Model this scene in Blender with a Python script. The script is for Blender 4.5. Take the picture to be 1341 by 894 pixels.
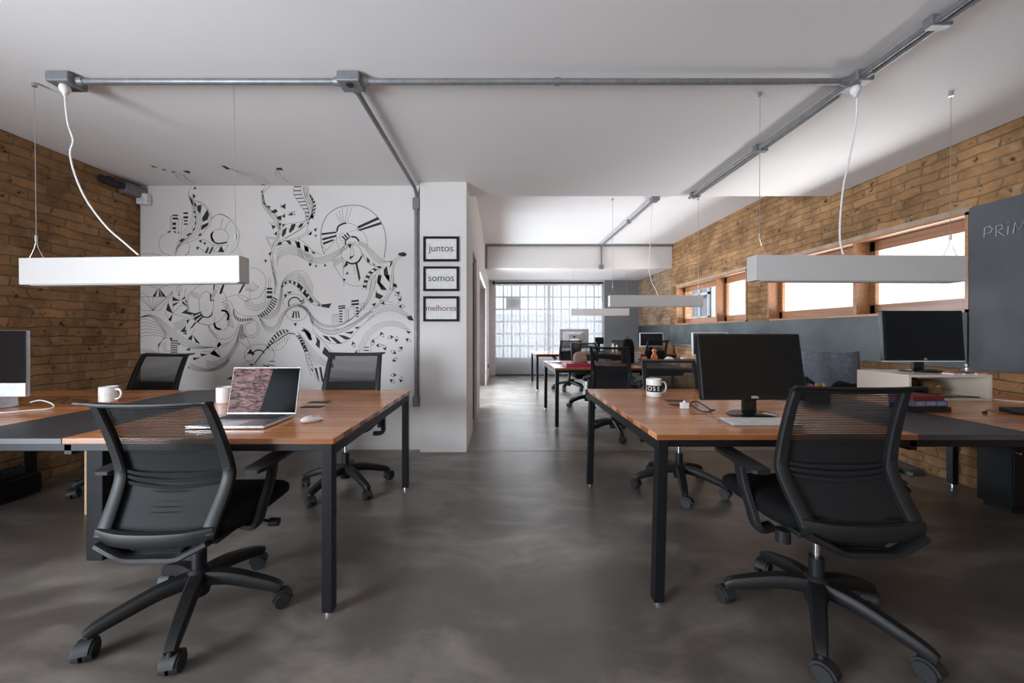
import bpy, bmesh, math, random
from mathutils import Vector, Matrix
PI = math.pi
random.seed(7)
S = bpy.context.scene
C = S.collection
for o in list(bpy.data.objects): bpy.data.objects.remove(o)

# ---------------------------------------------------------------- camera, world, light
FPX, CX, CY, H = 490.0, 657.0, 435.0, 1.18
cam = bpy.data.cameras.new('camera'); camo = bpy.data.objects.new('camera', cam); C.objects.link(camo)
camo.location = (0, 0, H); camo.rotation_euler = (PI/2, 0, 0)
cam.sensor_width = 36; cam.lens = FPX/1341*36
cam.shift_x = (670.5-CX)/1341; cam.shift_y = -(447-CY)/1341
cam.clip_start = 0.05; cam.clip_end = 200
S.camera = camo
S.view_settings.view_transform = 'Standard'; S.view_settings.look = 'None'
S.view_settings.gamma = 1; S.view_settings.use_curve_mapping = False
S.view_settings.exposure = 0.2

w = bpy.data.worlds.new('sky'); S.world = w; w.use_nodes = True
bg = w.node_tree.nodes['Background']; bg.inputs[0].default_value = (0.80, 0.90, 1.0, 1); bg.inputs[1].default_value = 1.6

def area(name, loc, target, sx, sy, power, col, portal=False):
    l = bpy.data.lights.new(name, 'AREA'); l.shape = 'RECTANGLE'; l.size = sx; l.size_y = sy
    l.energy = power; l.color = col
    if portal: l.cycles.is_portal = True
    o = bpy.data.objects.new(name, l); C.objects.link(o); o.location = loc
    d = Vector(target)-Vector(loc); o.rotation_euler = d.to_track_quat('-Z', 'Y').to_euler()
    return o
# daylight entering the glass doors in the left wall and the street window behind the camera
area('daylight_left_door', (-3.82, -1.2, 1.15), (-0.5, 1.2, .85), 1.8, 1.9, 300, (0.82, 0.91, 1.0))
area('daylight_rear_window', (0.6, -3.3, 1.6), (0.6, 0, 1.6), 2.3, 1.9, 9, (1.0, 0.93, 0.88))
area('daylight_right_window', (3.9, 3.93, 1.72), (0, 3.93, 1.72), 2.1, 0.55, 10, (1, 1, 1), True)
area('daylight_far_right_window', (3.9, 6.53, 1.72), (0, 6.53, 1.72), 2.1, 0.55, 10, (1, 1, 1), True)
area('daylight_back_window', (1.3, 10.75, 1.5), (1.3, 0, 1.5), 2.9, 2.1, 85, (1, 1, 1))
area('side_room_fill', (-1.3, 7.1, 1.05), (3, 7.1, 1.9), 2.2, 2.0, 230, (.80, .90, 1))  # added unseen lamp that brightens the far room through the wide opening
area('alley_fill', (4.75, 3.9, .85), (2.0, 3.9, 2.66), 2.4, 1.1, 160, (1, .98, .96))  # added fill hidden below the sill, lifts the near ceiling
area('alley_fill_far', (4.75, 6.5, .85), (2.0, 6.5, 2.9), 2.2, 1.1, 110, (1, .98, .96))  # second added fill, same idea for the far room's ceiling
sun = bpy.data.lights.new('sun', 'SUN'); sun.energy = 5.5; sun.angle = 0.02; sun.color = (1, .97, .93)
suno = bpy.data.objects.new('sun', sun); C.objects.link(suno); suno.rotation_euler = Vector((.5, .05, -.87)).to_track_quat('-Z', 'Y').to_euler()

# ---------------------------------------------------------------- materials
def mat(name, col, rough=.5, metal=0, noise=None, bump=None, spec=None, coat=0):
    m = bpy.data.materials.new(name); m.use_nodes = True; nt = m.node_tree; b = nt.nodes['Principled BSDF']
    b.inputs['Base Color'].default_value = (*col, 1); b.inputs['Roughness'].default_value = rough; b.inputs['Metallic'].default_value = metal
    if spec is not None: b.inputs['Specular IOR Level'].default_value = spec
    if coat: b.inputs['Coat Weight'].default_value = coat; b.inputs['Coat Roughness'].default_value = .1
    tc = nt.nodes.new('ShaderNodeTexCoord')
    sc, amt = noise or (30, .08)
    n = nt.nodes.new('ShaderNodeTexNoise'); n.inputs['Scale'].default_value = sc; n.inputs['Detail'].default_value = 4
    nt.links.new(tc.outputs['Object'], n.inputs['Vector'])
    r = nt.nodes.new('ShaderNodeMapRange'); r.inputs[1].default_value = .3; r.inputs[2].default_value = .7
    r.inputs[3].default_value = 1-amt; r.inputs[4].default_value = 1+amt
    nt.links.new(n.outputs[0], r.inputs[0])
    v = nt.nodes.new('ShaderNodeVectorMath'); v.operation = 'SCALE'; v.inputs[0].default_value = col
    nt.links.new(r.outputs[0], v.inputs['Scale']); nt.links.new(v.outputs[0], b.inputs['Base Color'])
    if bump:
        n2 = nt.nodes.new('ShaderNodeTexNoise'); n2.inputs['Scale'].default_value = bump[0]; n2.inputs['Detail'].default_value = 5
        nt.links.new(tc.outputs['Object'], n2.inputs['Vector'])
        bp = nt.nodes.new('ShaderNodeBump'); bp.inputs['Distance'].default_value = bump[1]; bp.inputs['Strength'].default_value = 1
        nt.links.new(n2.outputs[0], bp.inputs['Height']); nt.links.new(bp.outputs[0], b.inputs['Normal'])
    return m

def emit(name, col, s):
    m = bpy.data.materials.new(name); m.use_nodes = True; b = m.node_tree.nodes['Principled BSDF']
    b.inputs['Base Color'].default_value = (0, 0, 0, 1); b.inputs['Emission Color'].default_value = (*col, 1); b.inputs['Emission Strength'].default_value = s
    return m

def N(nt, t, **k):
    n = nt.nodes.new(t)
    for a, b in k.items(): setattr(n, a, b)
    return n

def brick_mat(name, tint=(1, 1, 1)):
    m = bpy.data.materials.new(name); m.use_nodes = True; nt = m.node_tree; L = nt.links; b = nt.nodes['Principled BSDF']
    b.inputs['Roughness'].default_value = .93; b.inputs['Specular IOR Level'].default_value = .2
    tc = N(nt, 'ShaderNodeTexCoord'); sp = N(nt, 'ShaderNodeSeparateXYZ'); L.new(tc.outputs['Object'], sp.inputs[0])
    ad = N(nt, 'ShaderNodeMath', operation='ADD'); L.new(sp.outputs[0], ad.inputs[0]); L.new(sp.outputs[1], ad.inputs[1])
    cb = N(nt, 'ShaderNodeCombineXYZ'); L.new(ad.outputs[0], cb.inputs[0]); L.new(sp.outputs[2], cb.inputs[1])
    ns = N(nt, 'ShaderNodeTexNoise'); ns.inputs['Scale'].default_value = 5.5; ns.inputs['Detail'].default_value = 4; L.new(cb.outputs[0], ns.inputs['Vector'])
    sb = N(nt, 'ShaderNodeVectorMath', operation='SUBTRACT'); sb.inputs[1].default_value = (.5, .5, .5); L.new(ns.outputs['Color'], sb.inputs[0])
    ml = N(nt, 'ShaderNodeVectorMath', operation='MULTIPLY'); ml.inputs[1].default_value = (.12, .05, 0); L.new(sb.outputs[0], ml.inputs[0])
    av = N(nt, 'ShaderNodeVectorMath', operation='ADD'); L.new(cb.outputs[0], av.inputs[0]); L.new(ml.outputs[0], av.inputs[1])
    br = N(nt, 'ShaderNodeTexBrick'); L.new(av.outputs[0], br.inputs['Vector'])
    br.inputs['Scale'].default_value = 1; br.inputs['Brick Width'].default_value = .25; br.inputs['Row Height'].default_value = .076
    br.inputs['Mortar Size'].default_value = .009; br.inputs['Mortar Smooth'].default_value = 1.0; br.inputs['Bias'].default_value = -.1
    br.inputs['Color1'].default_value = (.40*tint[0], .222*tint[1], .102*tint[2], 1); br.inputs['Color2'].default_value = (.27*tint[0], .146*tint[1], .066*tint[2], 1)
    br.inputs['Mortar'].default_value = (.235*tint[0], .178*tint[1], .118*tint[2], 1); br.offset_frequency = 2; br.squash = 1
    n2 = N(nt, 'ShaderNodeTexNoise'); n2.inputs['Scale'].default_value = 2.2; n2.inputs['Detail'].default_value = 8; n2.inputs['Roughness'].default_value = .7; L.new(tc.outputs['Object'], n2.inputs['Vector'])
    cr = N(nt, 'ShaderNodeValToRGB'); cr.color_ramp.elements[0].position = .32; cr.color_ramp.elements[0].color = (.42, .40, .38, 1); cr.color_ramp.elements[1].position = .7; cr.color_ramp.elements[1].color = (1.25, 1.22, 1.2, 1)
    L.new(n2.outputs[0], cr.inputs[0])
    mx = N(nt, 'ShaderNodeMix', data_type='RGBA', blend_type='MULTIPLY'); mx.inputs[0].default_value = 1
    L.new(br.outputs[0], mx.inputs[6]); L.new(cr.outputs[0], mx.inputs[7])
    # pale plaster smears and dark chips
    n3 = N(nt, 'ShaderNodeTexNoise'); n3.inputs['Scale'].default_value = 9; n3.inputs['Detail'].default_value = 6; L.new(av.outputs[0], n3.inputs['Vector'])
    c3 = N(nt, 'ShaderNodeValToRGB'); c3.color_ramp.elements[0].position = .58; c3.color_ramp.elements[0].color = (0, 0, 0, 1); c3.color_ramp.elements[1].position = .72; c3.color_ramp.elements[1].color = (.55, .55, .55, 1)
    L.new(n3.outputs[0], c3.inputs[0])
    m3 = N(nt, 'ShaderNodeMix', data_type='RGBA'); L.new(c3.outputs[0], m3.inputs[0]); L.new(mx.outputs[2], m3.inputs[6]); m3.inputs[7].default_value = (.37*tint[0], .27*tint[1], .18*tint[2], 1)
    n4 = N(nt, 'ShaderNodeTexNoise'); n4.inputs['Scale'].default_value = 14; n4.inputs['Detail'].default_value = 3; L.new(av.outputs[0], n4.inputs['Vector'])
    c4 = N(nt, 'ShaderNodeValToRGB'); c4.color_ramp.elements[0].position = .29; c4.color_ramp.elements[0].color = (.22, .2, .18, 1); c4.color_ramp.elements[1].position = .37; c4.color_ramp.elements[1].color = (1, 1, 1, 1)
    L.new(n4.outputs[0], c4.inputs[0])
    m4 = N(nt, 'ShaderNodeMix', data_type='RGBA', blend_type='MULTIPLY'); m4.inputs[0].default_value = 1; L.new(m3.outputs[2], m4.inputs[6]); L.new(c4.outputs[0], m4.inputs[7])
    L.new(m4.outputs[2], b.inputs['Base Color'])
    inv = N(nt, 'ShaderNodeMath', operation='SUBTRACT'); inv.inputs[0].default_value = 1; L.new(br.outputs['Fac'], inv.inputs[1])
    hm = N(nt, 'ShaderNodeMath', operation='MULTIPLY_ADD'); hm.inputs[1].default_value = .8; L.new(n3.outputs[0], hm.inputs[0]); L.new(inv.outputs[0], hm.inputs[2])
    bp = N(nt, 'ShaderNodeBump'); bp.inputs['Distance'].default_value = .011; bp.inputs['Strength'].default_value = .8
    L.new(hm.outputs[0], bp.inputs['Height']); L.new(bp.outputs[0], b.inputs['Normal'])
    return m

def wood_mat(name, c1, c2, board=.095, length=.9, rough=.3, axis=0, coat=.25):
    m = bpy.data.materials.new(name); m.use_nodes = True; nt = m.node_tree; L = nt.links; b = nt.nodes['Principled BSDF']
    tc = N(nt, 'ShaderNodeTexCoord'); mp = N(nt, 'ShaderNodeMapping'); L.new(tc.outputs['Object'], mp.inputs[0])
    if axis == 1: mp.inputs['Rotation'].default_value = (0, 0, PI/2)
    if axis == 2: mp.inputs['Rotation'].default_value = (0, PI/2, 0)
    br = N(nt, 'ShaderNodeTexBrick'); L.new(mp.outputs[0], br.inputs['Vector']); br.inputs['Scale'].default_value = 1
    br.inputs['Brick Width'].default_value = length; br.inputs['Row Height'].default_value = board; br.inputs['Mortar Size'].default_value = .0012
    br.inputs['Color1'].default_value = (*c1, 1); br.inputs['Color2'].default_value = (*c2, 1); br.inputs['Mortar'].default_value = (*[x*.5 for x in c2], 1)
    br.offset = .37
    ms = N(nt, 'ShaderNodeVectorMath', operation='MULTIPLY'); ms.inputs[1].default_value = (1.2, 26, 26); L.new(mp.outputs[0], ms.inputs[0])
    n = N(nt, 'ShaderNodeTexNoise'); n.inputs['Scale'].default_value = 1.5; n.inputs['Detail'].default_value = 7; n.inputs['Distortion'].default_value = .2; L.new(ms.outputs[0], n.inputs['Vector'])
    cr = N(nt, 'ShaderNodeValToRGB'); cr.color_ramp.elements[0].position = .3; cr.color_ramp.elements[0].color = (.78, .74, .70, 1); cr.color_ramp.elements[1].position = .68; cr.color_ramp.elements[1].color = (1.15, 1.15, 1.15, 1)
    L.new(n.outputs[0], cr.inputs[0])
    mx = N(nt, 'ShaderNodeMix', data_type='RGBA', blend_type='MULTIPLY'); mx.inputs[0].default_value = 1; L.new(br.outputs[0], mx.inputs[6]); L.new(cr.outputs[0], mx.inputs[7])
    L.new(mx.outputs[2], b.inputs['Base Color']); b.inputs['Roughness'].default_value = rough; b.inputs['Coat Weight'].default_value = coat; b.inputs['Coat Roughness'].default_value = .15
    return m

def floor_mat(name='polished_concrete', k=1.5):
    m = bpy.data.materials.new(name); m.use_nodes = True; nt = m.node_tree; L = nt.links; b = nt.nodes['Principled BSDF']
    tc = N(nt, 'ShaderNodeTexCoord')
    w = N(nt, 'ShaderNodeTexNoise'); w.inputs['Scale'].default_value = .9; w.inputs['Detail'].default_value = 3; L.new(tc.outputs['Object'], w.inputs['Vector'])
    sb = N(nt, 'ShaderNodeVectorMath', operation='MULTIPLY_ADD'); sb.inputs[1].default_value = (.7, .7, 0); of = N(nt, 'ShaderNodeVectorMath', operation='ADD'); of.inputs[1].default_value = (13.3, 7.7, 3.37); L.new(tc.outputs['Object'], of.inputs[0]); L.new(of.outputs[0], w.inputs['Vector']); L.new(w.outputs['Color'], sb.inputs[0]); L.new(of.outputs[0], sb.inputs[2])
    a = N(nt, 'ShaderNodeTexNoise'); a.inputs['Scale'].default_value = 1.5; a.inputs['Detail'].default_value = 6; a.inputs['Roughness'].default_value = .6; L.new(sb.outputs[0], a.inputs['Vector'])
    mp = N(nt, 'ShaderNodeMapping'); mp.inputs['Rotation'].default_value = (0, 0, .9); mp.inputs['Scale'].default_value = (1.1, 3.6, 1); L.new(sb.outputs[0], mp.inputs[0])
    st = N(nt, 'ShaderNodeTexNoise'); st.inputs['Scale'].default_value = 1.6; st.inputs['Detail'].default_value = 6; st.inputs['Roughness'].default_value = .55; L.new(mp.outputs[0], st.inputs['Vector'])
    mx = N(nt, 'ShaderNodeMix'); mx.inputs[0].default_value = .45; L.new(a.outputs[0], mx.inputs[2]); L.new(st.outputs[0], mx.inputs[3])
    cr = N(nt, 'ShaderNodeValToRGB'); cr.color_ramp.interpolation = 'LINEAR'; e = cr.color_ramp.elements
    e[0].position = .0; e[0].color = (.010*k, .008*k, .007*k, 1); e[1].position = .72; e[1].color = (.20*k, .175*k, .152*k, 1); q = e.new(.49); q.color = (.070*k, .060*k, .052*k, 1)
    L.new(mx.outputs[0], cr.inputs[0]); L.new(cr.outputs[0], b.inputs['Base Color'])
    rr = N(nt, 'ShaderNodeMapRange'); rr.inputs[1].default_value = 0; rr.inputs[2].default_value = 1; rr.inputs[3].default_value = .24; rr.inputs[4].default_value = .40; L.new(a.outputs[0], rr.inputs[0]); L.new(rr.outputs[0], b.inputs['Roughness'])
    b.inputs['Specular IOR Level'].default_value = .6
    return m

def glass_mat(name='window_glass', tint=(.95, .97, 1)):
    m = bpy.data.materials.new(name); m.use_nodes = True; nt = m.node_tree; L = nt.links; nt.nodes.remove(nt.nodes['Principled BSDF'])
    t = N(nt, 'ShaderNodeBsdfTransparent'); t.inputs[0].default_value = (*tint, 1); g = N(nt, 'ShaderNodeBsdfGlossy'); g.inputs['Roughness'].default_value = .03
    f = N(nt, 'ShaderNodeLayerWeight'); f.inputs[0].default_value = .12; mx = N(nt, 'ShaderNodeMixShader')
    L.new(f.outputs[0], mx.inputs[0]); L.new(t.outputs[0], mx.inputs[1]); L.new(g.outputs[0], mx.inputs[2]); L.new(mx.outputs[0], nt.nodes['Material Output'].inputs[0])
    return m

def blind_mat():
    m = bpy.data.materials.new('screen_blind'); m.use_nodes = True; nt = m.node_tree; L = nt.links; nt.nodes.remove(nt.nodes['Principled BSDF'])
    t = N(nt, 'ShaderNodeBsdfTransparent'); t.inputs[0].default_value = (1, 1, 1, 1)
    tr = N(nt, 'ShaderNodeBsdfTranslucent'); tr.inputs[0].default_value = (.88, .87, .86, 1); d = N(nt, 'ShaderNodeBsdfDiffuse'); d.inputs[0].default_value = (.6, .63, .66, 1)
    a = N(nt, 'ShaderNodeMixShader'); a.inputs[0].default_value = .45; L.new(tr.outputs[0], a.inputs[1]); L.new(d.outputs[0], a.inputs[2])
    mx = N(nt, 'ShaderNodeMixShader'); mx.inputs[0].default_value = .22; L.new(t.outputs[0], mx.inputs[1]); L.new(a.outputs[0], mx.inputs[2]); L.new(mx.outputs[0], nt.nodes['Material Output'].inputs[0])
    return m

def mesh_mat():
    # woven mesh of a chair back: horizontal threads with open gaps
    m = bpy.data.materials.new('chair_mesh'); m.use_nodes = True; nt = m.node_tree; L = nt.links; b = nt.nodes['Principled BSDF']
    b.inputs['Base Color'].default_value = (.010, .0098, .010, 1); b.inputs['Roughness'].default_value = .7; b.inputs['Specular IOR Level'].default_value = .2
    tc = N(nt, 'ShaderNodeTexCoord'); sp = N(nt, 'ShaderNodeSeparateXYZ'); L.new(tc.outputs['Object'], sp.inputs[0])
    mu = N(nt, 'ShaderNodeMath', operation='MULTIPLY'); mu.inputs[1].default_value = 2*PI/.0064; L.new(sp.outputs[2], mu.inputs[0])
    si = N(nt, 'ShaderNodeMath', operation='SINE'); L.new(mu.outputs[0], si.inputs[0])
    gt = N(nt, 'ShaderNodeMath', operation='GREATER_THAN'); L.new(si.outputs[0], gt.inputs[0]); th = N(nt, 'ShaderNodeMapRange'); th.inputs[1].default_value = .84; th.inputs[2].default_value = .70; th.inputs[3].default_value = .48; th.inputs[4].default_value = 1.05; L.new(sp.outputs[2], th.inputs[0]); L.new(th.outputs[0], gt.inputs[1])
    t = N(nt, 'ShaderNodeBsdfTransparent'); mx = N(nt, 'ShaderNodeMixShader')
    L.new(gt.outputs[0], mx.inputs[0]); L.new(b.outputs[0], mx.inputs[1]); L.new(t.outputs[0], mx.inputs[2]); L.new(mx.outputs[0], nt.nodes['Material Output'].inputs[0])
    return m

def laptop_screen_mat():  # brick wall reflection painted as emission on the left, right part left dark
    m = bpy.data.materials.new('laptop_display_reflection'); m.use_nodes = True; nt = m.node_tree; L = nt.links; b = nt.nodes['Principled BSDF']
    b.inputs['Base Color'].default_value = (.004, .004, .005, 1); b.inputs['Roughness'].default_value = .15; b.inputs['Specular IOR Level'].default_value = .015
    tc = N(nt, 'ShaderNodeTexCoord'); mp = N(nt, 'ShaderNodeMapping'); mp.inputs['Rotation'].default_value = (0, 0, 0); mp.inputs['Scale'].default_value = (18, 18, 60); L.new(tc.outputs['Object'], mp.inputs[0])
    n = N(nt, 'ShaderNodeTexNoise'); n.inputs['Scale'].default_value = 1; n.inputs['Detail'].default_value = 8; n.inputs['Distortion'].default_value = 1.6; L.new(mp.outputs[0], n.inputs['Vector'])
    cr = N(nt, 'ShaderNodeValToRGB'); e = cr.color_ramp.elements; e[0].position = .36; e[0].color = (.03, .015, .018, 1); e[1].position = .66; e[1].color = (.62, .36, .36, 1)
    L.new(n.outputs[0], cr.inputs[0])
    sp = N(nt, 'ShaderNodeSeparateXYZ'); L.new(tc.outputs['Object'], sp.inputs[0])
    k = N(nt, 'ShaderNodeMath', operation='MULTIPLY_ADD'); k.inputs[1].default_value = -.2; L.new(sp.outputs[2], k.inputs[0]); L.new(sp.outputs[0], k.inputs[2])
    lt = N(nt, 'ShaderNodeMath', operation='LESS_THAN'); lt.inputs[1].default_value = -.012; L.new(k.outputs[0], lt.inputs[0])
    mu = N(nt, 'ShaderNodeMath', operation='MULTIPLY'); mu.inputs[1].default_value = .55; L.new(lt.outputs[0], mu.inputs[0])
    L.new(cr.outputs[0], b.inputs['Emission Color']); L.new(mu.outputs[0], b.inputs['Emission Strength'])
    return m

M = dict(
 white=mat('white_paint', (.68, .64, .62), .85, noise=(1.2, .03), bump=(60, .0006)),
 ceil=mat('ceiling_paint', (.76, .735, .73), .9, noise=(1.0, .02)),
 greywall=mat('grey_paint', (.19, .195, .20), .85, noise=(2, .08)),
 board=mat('chalkboard_paint', (.040, .052, .054), .5, noise=(2.6, .5), bump=(14, .001)),
 board2=mat('chalkboard_slate', (.052, .056, .064), .55, noise=(1.8, .35)),
 chalk=mat('chalk', (.38, .40, .42), .9, noise=(90, .4)),
 brick=brick_mat('old_brick'), bricklit=brick_mat('brick_lit_far', (1.05, 1.25, 1.7)),  # far brick is a paler copy, whitish light put into its tint
 floor=floor_mat(), floor2=floor_mat('polished_concrete_far', 2.4), wood=wood_mat('desk_wood', (.66, .285, .115), (.46, .165, .062), rough=.26),  # far floor colour lightened: window reflection painted in, besides a paler cement
 framewood=wood_mat('window_wood', (.40, .19, .078), (.30, .13, .052), board=.4, length=3, rough=.45, axis=1),
 doorwood=mat('dark_door_wood', (.022, .009, .007), .6, noise=(8, .25)), palewood=mat('pale_plywood', (.55, .36, .2), .6, noise=(8, .1)),
 blackmetal=mat('black_powder_coat', (.006, .006, .007), .4, spec=.25), blacktop=mat('black_laminate', (.035, .036, .040), .42, noise=(6, .15)),
 plastic=mat('black_plastic', (.010, .010, .011), .45, spec=.3), softplastic=mat('charcoal_plastic', (.011, .0105, .011), .5, spec=.28), fabric=mat('black_fabric', (.005, .005, .006), .95, noise=(150, .3), spec=.15),
 lumbar=mat('lumbar_fabric', (.010, .010, .011), .9, spec=.2), rubber=mat('black_rubber', (.012, .012, .013), .6), chrome=mat('chrome', (.8, .8, .82), .12, 1),
 zinc=mat('galvanised_conduit', (.20, .20, .205), .42, .35, noise=(25, .15)), box=mat('grey_cast_box', (.19, .192, .20), .45, .3),
 lamp=mat('white_lamp_housing', (.52, .495, .48), .5, noise=(5, .01)), diffuser=mat('lamp_diffuser', (.6, .6, .6), .4), cable=mat('white_cable', (.75, .72, .70), .5), wire=mat('steel_wire', (.45, .44, .43), .35, .8),
 alu=mat('aluminium', (.62, .62, .64), .3, .85), silver=mat('silver_plastic', (.62, .63, .65), .35), screen=mat('dark_screen', (.006, .006, .007), .22), bezel=mat('black_gloss_bezel', (.01, .01, .011), .18),
 ceramic=mat('white_ceramic', (.78, .74, .71), .25, coat=.4), paper=mat('paper', (.72, .70, .68), .8), keys=mat('white_keys', (.68, .64, .61), .5), darkkeys=mat('dark_keys', (.03, .03, .04), .5),
 ink=mat('mural_ink', (.012, .012, .012), .7), print=mat('print_grey', (.10, .09, .09), .7), printred=mat('print_red', (.22, .07, .055), .7),
 frame=mat('black_frame', (.009, .008, .008), .6, spec=.2), shelf=mat('cream_laminate', (.66, .575, .48), .4, noise=(3, .02)), jacket=mat('blue_grey_cloth', (.17, .185, .225), .9, noise=(40, .2), bump=(60, .002)),
 red=mat('magenta_cover', (.30, .012, .05), .45), darkred=mat('dark_red_cover', (.14, .014, .02), .4), purple=mat('violet_cover', (.07, .05, .11), .4), orange=mat('orange_glass', (.62, .15, .015), .25, coat=.5),
 tan=mat('tan_cloth', (.24, .165, .13), .9), brown=mat('brown_paper', (.33, .21, .13), .85), bag=mat('brown_leather', (.16, .09, .035), .35), pink=mat('pink_cover', (.65, .16, .18), .6), green=mat('green_cover', (.05, .12, .11), .6),
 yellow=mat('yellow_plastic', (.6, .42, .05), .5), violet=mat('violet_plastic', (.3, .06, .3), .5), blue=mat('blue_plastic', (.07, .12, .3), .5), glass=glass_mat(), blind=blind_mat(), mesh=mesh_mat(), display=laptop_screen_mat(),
 ext=mat('exterior_render', (.55, .56, .57), .9), steel=mat('painted_steel', (.36, .38, .40), .5), ledge=mat('plaster_lintel', (.36, .27, .20), .9, noise=(8, .2), bump=(25, .004)), stain=mat('ceiling_stain', (.30, .26, .24), .9, noise=(6, .3)),
)

# ---------------------------------------------------------------- mesh helpers
def smooth(pts, n=8, closed=False):
    P = [Vector(p) for p in pts]; out = []
    m = len(P); rng = m if closed else m-1
    for i in range(rng):
        if closed: p0, p1, p2, p3 = P[(i-1) % m], P[i], P[(i+1) % m], P[(i+2) % m]
        else: p0, p1, p2, p3 = P[max(i-1, 0)], P[i], P[i+1], P[min(i+2, m-1)]
        for k in range(n):
            t = k/n
            out.append(.5*((2*p1)+(p2-p0)*t+(2*p0-5*p1+4*p2-p3)*t*t+(3*p1-p0-3*p2+p3)*t**3))
    if not closed: out.append(P[-1])
    return out

class MB:
    def __init__(s): s.bm = bmesh.new()
    def poly(s, vs, faces):
        v = [s.bm.verts.new(p) for p in vs]
        for f in faces:
            try: s.bm.faces.new([v[i] for i in f])
            except ValueError: pass
        return s
    def box(s, a, b, mtx=None):
        x0, y0, z0 = [min(a[i], b[i]) for i in range(3)]; x1, y1, z1 = [max(a[i], b[i]) for i in range(3)]
        vs = [Vector(p) for p in ((x0,y0,z0),(x1,y0,z0),(x1,y1,z0),(x0,y1,z0),(x0,y0,z1),(x1,y0,z1),(x1,y1,z1),(x0,y1,z1))]
        if mtx: vs = [mtx @ v for v in vs]
        return s.poly(vs, ((3,2,1,0),(4,5,6,7),(0,1,5,4),(1,2,6,5),(2,3,7,6),(3,0,4,7)))
    def hexa(s, lo, hi):
        return s.poly(list(lo)+list(hi), ((3,2,1,0),(4,5,6,7),(0,1,5,4),(1,2,6,5),(2,3,7,6),(3,0,4,7)))
    def ring_loft(s, rings, caps=True, closed=False):
        R = [[s.bm.verts.new(p) for p in r] for r in rings]; n = len(R[0]); m = len(R)
        for i in range(m if closed else m-1):
            a, b = R[i], R[(i+1) % m]
            for j in range(n): s.bm.faces.new((a[j], a[(j+1) % n], b[(j+1) % n], b[j]))
        if caps and not closed: s.bm.faces.new(R[0][::-1]); s.bm.faces.new(R[-1])
        return s
    def cyl(s, a, b, r, r2=None, n=16):
        a, b = Vector(a), Vector(b); d = (b-a).normalized(); u = d.orthogonal().normalized(); v = d.cross(u); r2 = r if r2 is None else r2
        return s.ring_loft([[a+r*(math.cos(t)*u+math.sin(t)*v) for t in [2*PI*k/n for k in range(n)]], [b+r2*(math.cos(t)*u+math.sin(t)*v) for t in [2*PI*k/n for k in range(n)]]])
    def tube(s, pts, r, n=8):
        P = [Vector(p) for p in pts]; rings = []; u = None
        for i, p in enumerate(P):
            d = (P[min(i+1, len(P)-1)]-P[max(i-1, 0)]).normalized()
            u = d.orthogonal().normalized() if u is None else (u-d*u.dot(d)).normalized()
            v = d.cross(u); rr = r[i] if isinstance(r, (list, tuple)) else r
            rings.append([p+rr*(math.cos(t)*u+math.sin(t)*v) for t in [2*PI*k/n for k in range(n)]])
        return s.ring_loft(rings)
    def sweep(s, pts, side, w, t, closed=False):
        P = [Vector(p) for p in pts]; sd = Vector(side).normalized(); rings = []; m = len(P)
        for i, p in enumerate(P):
            d = (P[(i+1) % m]-P[i-1]) if closed else (P[min(i+1, m-1)]-P[max(i-1, 0)])
            d.normalize(); nn = d.cross(sd).normalized()
            ww = w[i] if isinstance(w, (list, tuple)) else w; tt = t[i] if isinstance(t, (list, tuple)) else t
            c = [(-1,-.6),(-.7,-1),(.7,-1),(1,-.6),(1,.6),(.7,1),(-.7,1),(-1,.6)]
            rings.append([p+sd*(ww/2*a)+nn*(tt/2*b) for a, b in c])
        return s.ring_loft(rings, closed=closed)
    def lathe(s, prof, n=24, c=(0, 0, 0)):
        c = Vector(c); rings = [[c+Vector((max(r, 1e-4)*math.cos(2*PI*k/n), max(r, 1e-4)*math.sin(2*PI*k/n), z)) for k in range(n)] for r, z in prof]
        return s.ring_loft(rings, caps=True)
    def prism(s, pts, d):
        d = Vector(d); P = [Vector(p) for p in pts]; n = len(P)
        return s.poly(P+[p+d for p in P], [tuple(range(n))[::-1], tuple(range(n, 2*n))]+[(i, (i+1) % n, (i+1) % n+n, i+n) for i in range(n)])
    def grid(s, fn, nu, nv):
        V = [[s.bm.verts.new(fn(i/nu, j/nv)) for j in range(nv+1)] for i in range(nu+1)]
        for i in range(nu):
            for j in range(nv): s.bm.faces.new((V[i][j], V[i+1][j], V[i+1][j+1], V[i][j+1]))
        return s
    def obj(s, name, m, parent=None, bevel=0, shade=False, seg=2, solid=0, loc=None, recalc=True, origin=None):
        me = bpy.data.meshes.new(name)
        if recalc: bmesh.ops.recalc_face_normals(s.bm, faces=s.bm.faces)
        if origin is not None: bmesh.ops.translate(s.bm, verts=s.bm.verts, vec=-Vector(origin))
        s.bm.to_mesh(me); s.bm.free(); me.materials.append(M[m] if isinstance(m, str) else m)
        o = bpy.data.objects.new(name, me); C.objects.link(o)
        if origin is not None: o.location = origin
        if loc is not None: o.location = loc
        if parent: o.parent = parent
        if shade:
            for p in me.polygons: p.use_smooth = True
            me.set_sharp_from_angle(angle=math.radians(40))
        if solid:
            md = o.modifiers.new('solid', 'SOLIDIFY'); md.thickness = solid; md.offset = 0
        if bevel:
            md = o.modifiers.new('bevel', 'BEVEL'); md.width = bevel; md.segments = seg; md.limit_method = 'ANGLE'; md.angle_limit = math.radians(40)
        return o

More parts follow.
